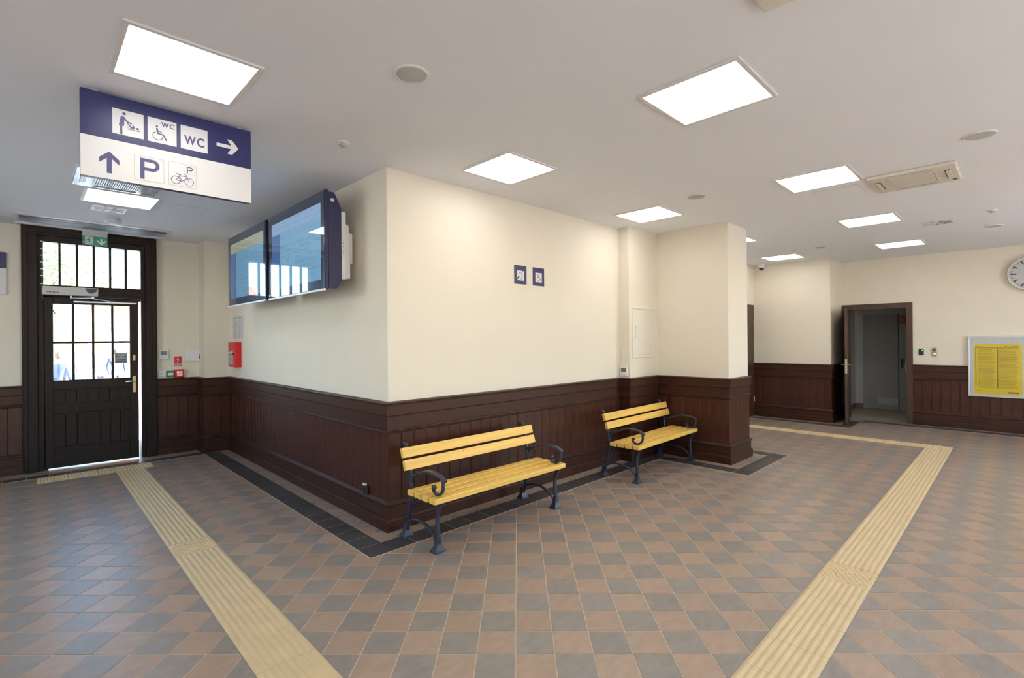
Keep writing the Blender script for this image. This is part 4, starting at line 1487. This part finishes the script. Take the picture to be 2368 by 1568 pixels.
MB().prism([(-PW + c_, 0), (PW - c_, 0), (PW, c_), (PW, PH - c_), (PW - c_, PH), (-PW + c_, PH), (-PW, PH - c_), (-PW, c_)], -.0015, 0).build('sheet', M_YEL, tp)
ic = Icon(-.0021)
ic.rect(-PW + .02, PW - .03, PH - .072, PH - .062).rect(-PW + .02, PW - .03, .108, .112)
ic.rect(-PW + .02, -PW + .032, .13, PH - .072).rect(-.006, .008, .115, PH - .072)
ic.rect(-PW + .02, -PW + .10, PH - .036, PH - .03).rect(-PW + .02, -PW + .13, PH - .048, PH - .044).rect(.09, .11, PH - .048, PH - .034).rect(.16, .25, PH - .046, PH - .04)
ic.rect(-PW + .03, -PW + .09, .06, .066).rect(.12, .25, .03, .055)
ic.build('rules', M_YPR, tp)
ic = Icon(-.0021)
rnd = random.Random(5)
for x0, x1 in ((-PW + .05, -.02), (.02, PW - .035)):
    z = PH - .085
    while z > .12:
        ic.rect(x0, x1 - rnd.uniform(0, .05), z, z + (.0022 if rnd.random() < .6 else .0042))
        z -= .0095
ic.build('departure_rows', pmat('ochre_print', (.30, .22, .015), .6, var=.15, scale=80), tp)

# clock
ck = thing('station_clock', 'round white station clock with black minute marks at the right edge', 'clock', (XF, -3.853, 2.589), R90)
MB().lathe([(.27, 0), (.278, -.02), (.28, -.07), (.272, -.088), (.258, -.088), (.253, -.070), (.252, -.050)], n=64, axis='y').build('case', M_FRAME, ck, smooth=True)
MB().lathe([(.254, -.060), (.254, -.066)], n=64, axis='y').build('dial', M_SIGNW, ck)
ic = Icon(-.0665)
for k in range(60):
    a = 2 * math.pi * k / 60
    r0, w = (.170, .022) if k % 15 == 0 else ((.180, .018) if k % 5 == 0 else (.215, .006))
    ic.stroke([(r0 * math.sin(a), r0 * math.cos(a)), (.238 * math.sin(a), .238 * math.cos(a))], w, False)
ic.build('minute_marks', M_BLACK, ck)
ic = MB().prism([(-.012, -.04), (.012, -.04), (.009, .14), (-.009, .14)], -.072, -.069)
o = ic.build('hour_hand', M_BLACK, ck); o.rotation_euler = (0, math.radians(28), 0)
ic = MB().prism([(-.009, -.05), (.009, -.05), (.006, .215), (-.006, .215)], -.076, -.073)
o = ic.build('minute_hand', M_BLACK, ck); o.rotation_euler = (0, math.radians(100), 0)
MB().lathe([(.252, -.082), (.20, -.088), (.1, -.092), (.005, -.093)], n=48, axis='y').build('glass', M_CASEGL, ck, smooth=True)

# brown door seen past the projecting wall end
d4 = thing('door_4', 'brown panelled door half hidden behind the projecting wall end', 'door', (8.03, YK, 0), 0, kind='structure')
MB().box(-.43, -.33, -.02, .13, 0, 2.26).box(.38, .43, -.02, .13, 0, 2.26).box(-.33, .38, -.02, .13, 2.2, 2.26).build('door_frame', M_DOOR2, d4, bevel=.004)
l4 = MB().box(-.33, .38, -.03, .03, .012, 2.2).build('door_leaf', M_DOOR2, d4, bevel=.003)
for x0, x1 in ((-.27, -.0), (.05, .32)):
    for z0, z1 in ((.15, .72), (.82, 1.02), (1.12, 2.05)):
        MB().box(x0, x1, -.038, -.029, z0, z1).build('door_panel', M_DOOR2, l4, bevel=.006)
for z in (.35, 1.5, 1.9):
    MB().tube([(.385, -.035, z - .05), (.385, -.035, z + .05)], .009).build('hinge', M_BRASS, l4)

# ------------------------------------------------------------------ outside, seen through the entrance glazing
GZ = -.32
struct('outside_bounce_paving', MB().box(-60, 70, -90, YBACK - .35, GZ - .3, GZ).box(-60, XL - .4, YBACK - .35, YD + 1.6, GZ - .3, GZ), pmat('pale_paving', (.52, .50, .47), .8, var=.08, scale=.6), 'unseen pale paving added behind the viewer to bounce sunlight indoors', 'paving')  # ground out of view, added to bounce sun through the windows onto the ceiling
struct('outside_pavement', MB().box(-60, 60, YD + 1.6, 120, GZ - .3, GZ), pmat('pale_paving', (.52, .50, .47), .8, var=.08, scale=.6), 'pale sunlit paving outside the entrance door', 'paving')
struct('outside_step', MB().box(-3.2, .4, YD + .3, YD + 1.7, GZ, -.03).box(-3.4, .6, YD + 1.7, YD + 2.0, GZ, -.17), pmat('pale_stone', (.55, .53, .50), .8, var=.06), 'stone landing just outside the entrance door', 'step')


def at(px, py, depth):
    d = fw + rt * ((px - 1184) / F_PX) - up * ((py - 784) / F_PX)
    return CAM_LOC + d * depth


def leafy_tree(label, loc, h, seed):
    rnd = random.Random(seed)
    t = thing('tree', label, 'tree', loc, 0, 'trees outside the entrance')
    MB().tube([(0, 0, 0), (.05, 0, h * .25), (-.05, .05, h * .5), (.1, 0, h * .8)], [.16, .13, .10, .04], 8).build('trunk', pmat('bark', (.12, .09, .06), .9, var=.3), t, smooth=True)
    m = MB()
    for k in range(1500):
        a, b = rnd.uniform(0, 2 * math.pi), rnd.gauss(0, .5)
        r = h * .30 * rnd.random() ** .4
        c = Vector((r * math.cos(a) * math.cos(b), r * math.sin(a) * math.cos(b), h * .68 + r * 1.15 * math.sin(b)))
        s = rnd.uniform(.08, .17)
        u = Vector((rnd.gauss(0, 1), rnd.gauss(0, 1), rnd.gauss(0, 1))).normalized()
        w = u.orthogonal().normalized()
        m.add([c - u * s, c + w * s * .5, c + u * s, c - w * s * .5], [(0, 1, 2, 3)])
    o = m.build('foliage', pmat('leaves', (.10, .20, .05), .6, var=.4), t)
    o['kind'] = 'stuff'


p = at(125, 700, 27)
leafy_tree('pale leafy tree outside, seen through the left transom panes', (p.x, p.y, GZ), 9.0, 1)
p = at(165, 700, 34)
leafy_tree('second pale leafy tree outside, slightly farther off', (p.x, p.y, GZ), 10.0, 2)

bl = thing('brick_building', 'sunlit brick station building across the square outside', 'building', (-2, 52, GZ))
mb = MB()
FW, FH = 14, 5.4
ws_ = [(-12.6 + k * 3.6) for k in range(8)]
mb.box(-FW, FW, .25, 8, 0, FH)
mb.build('body', pmat('ochre_brick', (.42, .22, .10), .85, var=.2, scale=6), bl)
prev = -FW
for x in ws_ + [None]:
    nx = FW if x is None else x - .6
    MB().box(prev, nx, 0, .25, 0, FH).build('brick_pier', MATS['ochre_brick'], bl)
    if x is None:
        break
    MB().box(x - .6, x + .6, 0, .25, 0, 1.1).box(x - .6, x + .6, 0, .25, 3.3, FH).build('brick_spandrel', MATS['ochre_brick'], bl)
    wf = MB().box(x - .6, x + .6, .1, .16, 1.1, 1.2).box(x - .6, x + .6, .1, .16, 3.2, 3.3).box(x - .6, x - .5, .1, .16, 1.2, 3.2).box(x + .5, x + .6, .1, .16, 1.2, 3.2).box(x - .05, x + .05, .1, .16, 1.2, 3.2).build('window', M_FRAME, bl)
    MB().box(x - .5, x + .5, .17, .18, 1.2, 3.2).build('pane', pmat('sky_reflection_pane', (.45, .50, .56), .1), wf)  # pale colour stands in for sky reflected in the pane
    prev = x + .6
MB().prism([(-.5, FH), (8.5, FH), (4, FH + 2.6)], -FW - .4, FW + .4, 'x').build('roof', pmat('red_roof', (.36, .10, .06), .8, var=.15), bl)

p = at(203, 800, 18.5)
ps = thing('lamp_post', 'pale blue pole with curved sign head outside the entrance door', 'post', (p.x, p.y, GZ))
MB().tube([(0, 0, 0), (0, 0, 4.1)], .055, 12).build('pole', pmat('pale_blue_paint', (.35, .55, .75), .4, var=.03), ps, smooth=True)
q = [(0, 3.2), (0, 4.15)] + [(-.24 * math.sin(a), 3.75 + .40 * math.cos(a)) for a in [math.pi / 2 * i / 8 for i in range(9)]] + [(-.24, 3.2)]
o = MB().prism(q, -.04, .04).build('sign_head', MATS['pale_blue_paint'], ps)
o.rotation_euler = (0, 0, math.radians(-30))


def person(label, loc, rotz, height, jacket, trousers, hair, lean=0.0, arms='down'):
    """standing figure grown from a jointed skeleton; facing local -y"""
    t = thing('person', label, 'person', loc, rotz, 'people outside the entrance')
    s = height / 1.75
    l = lean
    J = {'pelvis': (0, 0, .95), 'belly': (0, -.02 - .12 * l, 1.10), 'chest': (0, -.02 - .38 * l, 1.32 - .03 * l), 'neck': (0, -.03 - .52 * l, 1.48 - .06 * l),
         'head': (0, -.05 - .62 * l, 1.60 - .08 * l), 'crown': (0, -.04 - .70 * l, 1.71 - .10 * l)}
    E_ = [('pelvis', 'belly'), ('belly', 'chest'), ('chest', 'neck'), ('neck', 'head'), ('head', 'crown')]
    Rr = {'pelvis': (.155, .115), 'belly': (.145, .105), 'chest': (.165, .115), 'neck': (.058, .058), 'head': (.085, .10), 'crown': (.062, .075)}
    for sd, n in ((-1, 'l'), (1, 'r')):
        yc = J['chest'][1]
        J['sh' + n] = (sd * .20, yc, 1.40 - .04 * l)
        if arms == 'down':
            J['el' + n] = (sd * .26, yc + .03, 1.13); J['wr' + n] = (sd * .25, yc - .08, .90); J['pa' + n] = (sd * .245, yc - .11, .82)
        else:
            J['el' + n] = (sd * .27, yc - .03, 1.15); J['wr' + n] = (sd * .14, yc - .24, 1.12); J['pa' + n] = (sd * .10, yc - .31, 1.15)
        J['hip' + n] = (sd * .09, 0, .88); J['kn' + n] = (sd * .10, -.02, .48); J['an' + n] = (sd * .10, .03, .09); J['to' + n] = (sd * .115, -.13, .045)
        E_ += [('chest', 'sh' + n), ('sh' + n, 'el' + n), ('el' + n, 'wr' + n), ('wr' + n, 'pa' + n), ('pelvis', 'hip' + n), ('hip' + n, 'kn' + n), ('kn' + n, 'an' + n), ('an' + n, 'to' + n)]
        Rr.update({'sh' + n: (.078, .078), 'el' + n: (.052, .052), 'wr' + n: (.033, .033), 'pa' + n: (.028, .040), 'hip' + n: (.098, .10), 'kn' + n: (.066, .068), 'an' + n: (.044, .048), 'to' + n: (.042, .036)})
        P0 = Vector(J['pa' + n])
        dr = (P0 - Vector(J['wr' + n])).normalized()
        for k in range(4):
            off = Vector(((k - 1.5) * .017, .0, .0))
            a = P0 + off + dr * .02
            J['f%s%d' % (n, k)] = tuple(a)
            J['g%s%d' % (n, k)] = tuple(a + dr * (.05 + .012 * (k in (1, 2))) + Vector((0, -.012, 0)))
            E_ += [('pa' + n, 'f%s%d' % (n, k)), ('f%s%d' % (n, k), 'g%s%d' % (n, k))]
            Rr['f%s%d' % (n, k)] = (.0095, .0095); Rr['g%s%d' % (n, k)] = (.008, .008)
        J['th' + n] = tuple(P0 + Vector((-sd * .045, -.02, .0)) + dr * .02)
        E_.append(('pa' + n, 'th' + n)); Rr['th' + n] = (.010, .010)
    names = list(J)
    me = bpy.data.meshes.new('figure')
    me.from_pydata([Vector(J[n]) * s for n in names], [(names.index(a), names.index(b)) for a, b in E_], [])
    o = bpy.data.objects.new('figure', me)
    COL.objects.link(o)
    o.modifiers.new('skin', 'SKIN')
    o.modifiers.new('sub', 'SUBSURF').levels = 2
    for i, n in enumerate(names):
        sv = me.skin_vertices[0].data[i]
        sv.radius = (Rr[n][0] * s, Rr[n][1] * s)
        sv.use_root = (n == 'pelvis')
    bpy.context.view_layer.update()
    ev = o.evaluated_get(bpy.context.evaluated_depsgraph_get())
    nm = bpy.data.meshes.new_from_object(ev)
    bpy.data.objects.remove(o)
    nm.materials.clear()
    skin = pmat('skin', (.32, .17, .115), .55, var=.05)
    for m_ in (jacket, trousers, skin, M_BLACK):
        nm.materials.append(m_)
    nk = Vector(J['neck']) * s
    hands = [Vector(J['wr' + n]) * s for n in 'lr']
    for pg in nm.polygons:
        c = Vector(pg.center)
        pg.use_smooth = True
        if c.z > nk.z - .01 * s or any((c - (h_ + (Vector(J['pa' + n]) * s - h_) * 1.2)).length < .105 * s for h_, n in zip(hands, 'lr')):
            pg.material_index = 2
        elif c.z < .075 * s:
            pg.material_index = 3
        elif c.z < .93 * s and abs(c.x) < .2 * s:
            pg.material_index = 1
    nm.name = 'body'
    link('body', nm, t)
    hd = Vector(J['head']) * s
    MB().lathe([(.004, .118 * s), (.06 * s, .105 * s), (.092 * s, .06 * s), (.104 * s, .01 * s), (.10 * s, -.03 * s), (.085 * s, -.06 * s)], (hd.x, hd.y + .022 * s, hd.z + .05 * s), 18).build('hair', hair, t, smooth=True)
    for sd in (-1, 1):
        MB().lathe([(.004, -.012), (.011, -.006), (.012, .0)], (hd.x + sd * .034 * s, hd.y - .098 * s, hd.z + .012 * s), 8, 'y').build('eye', M_BLACK, t)
        MB().lathe([(.006, sd * .0), (.022, sd * .008), (.018, sd * .016)], (hd.x + sd * .083 * s, hd.y + .01, hd.z), 8, 'x').build('ear', skin, t)
    MB().prism([(-.012, -.02), (.012, -.02), (.004, .025), (-.004, .025)], hd.y - .125 * s, hd.y - .09 * s).build('nose', skin, t, bevel=.004).location = (hd.x, 0, hd.z)
    MB().box(-.024, .024, hd.y - .107 * s, hd.y - .09 * s, -.004, .004).build('mouth', pmat('lips', (.42, .16, .13), .5), t, bevel=.002).location = (hd.x, 0, hd.z - .045 * s)
    return t


J_BLUE = pmat('blue_jacket', (.022, .036, .085), .8, var=.1)
J_WHITE = pmat('white_shirt', (.20, .24, .33), .8, var=.05)
J_GREY = pmat('pale_blouse', (.10, .13, .21), .8, var=.08)
T_JEAN = pmat('blue_jeans', (.035, .06, .13), .85, var=.1)
T_DARK = pmat('dark_trousers', (.03, .035, .06), .85, var=.1)
H_BRN = pmat('brown_hair', (.05, .028, .016), .6, var=.2)
H_BLD = pmat('fair_hair', (.20, .12, .055), .6, var=.2)
for px, dep, rz, h, ja, tr, ha, ln, ar, lab in (
        (131, 12.0, 2.6, 1.70, J_BLUE, T_JEAN, H_BRN, .12, 'down', 'person in a blue jacket standing outside the left door pane'),
        (177, 14.0, .9, 1.62, J_GREY, T_JEAN, H_BLD, .15, 'fore', 'person in a pale blouse outside, second door pane from the left'),
        (236, 15.6, -1.0, 1.66, J_WHITE, T_DARK, H_BLD, .35, 'fore', 'stooping person in a white shirt outside the third door pane'),
        (268, 17.0, .3, 1.68, J_BLUE, T_JEAN, H_BRN, .05, 'down', 'person in blue standing outside behind the paper notice')):
    q = at(px, 800, dep)
    person(lab, (q.x, q.y, GZ), rz, h, ja, tr, ha, ln, ar)
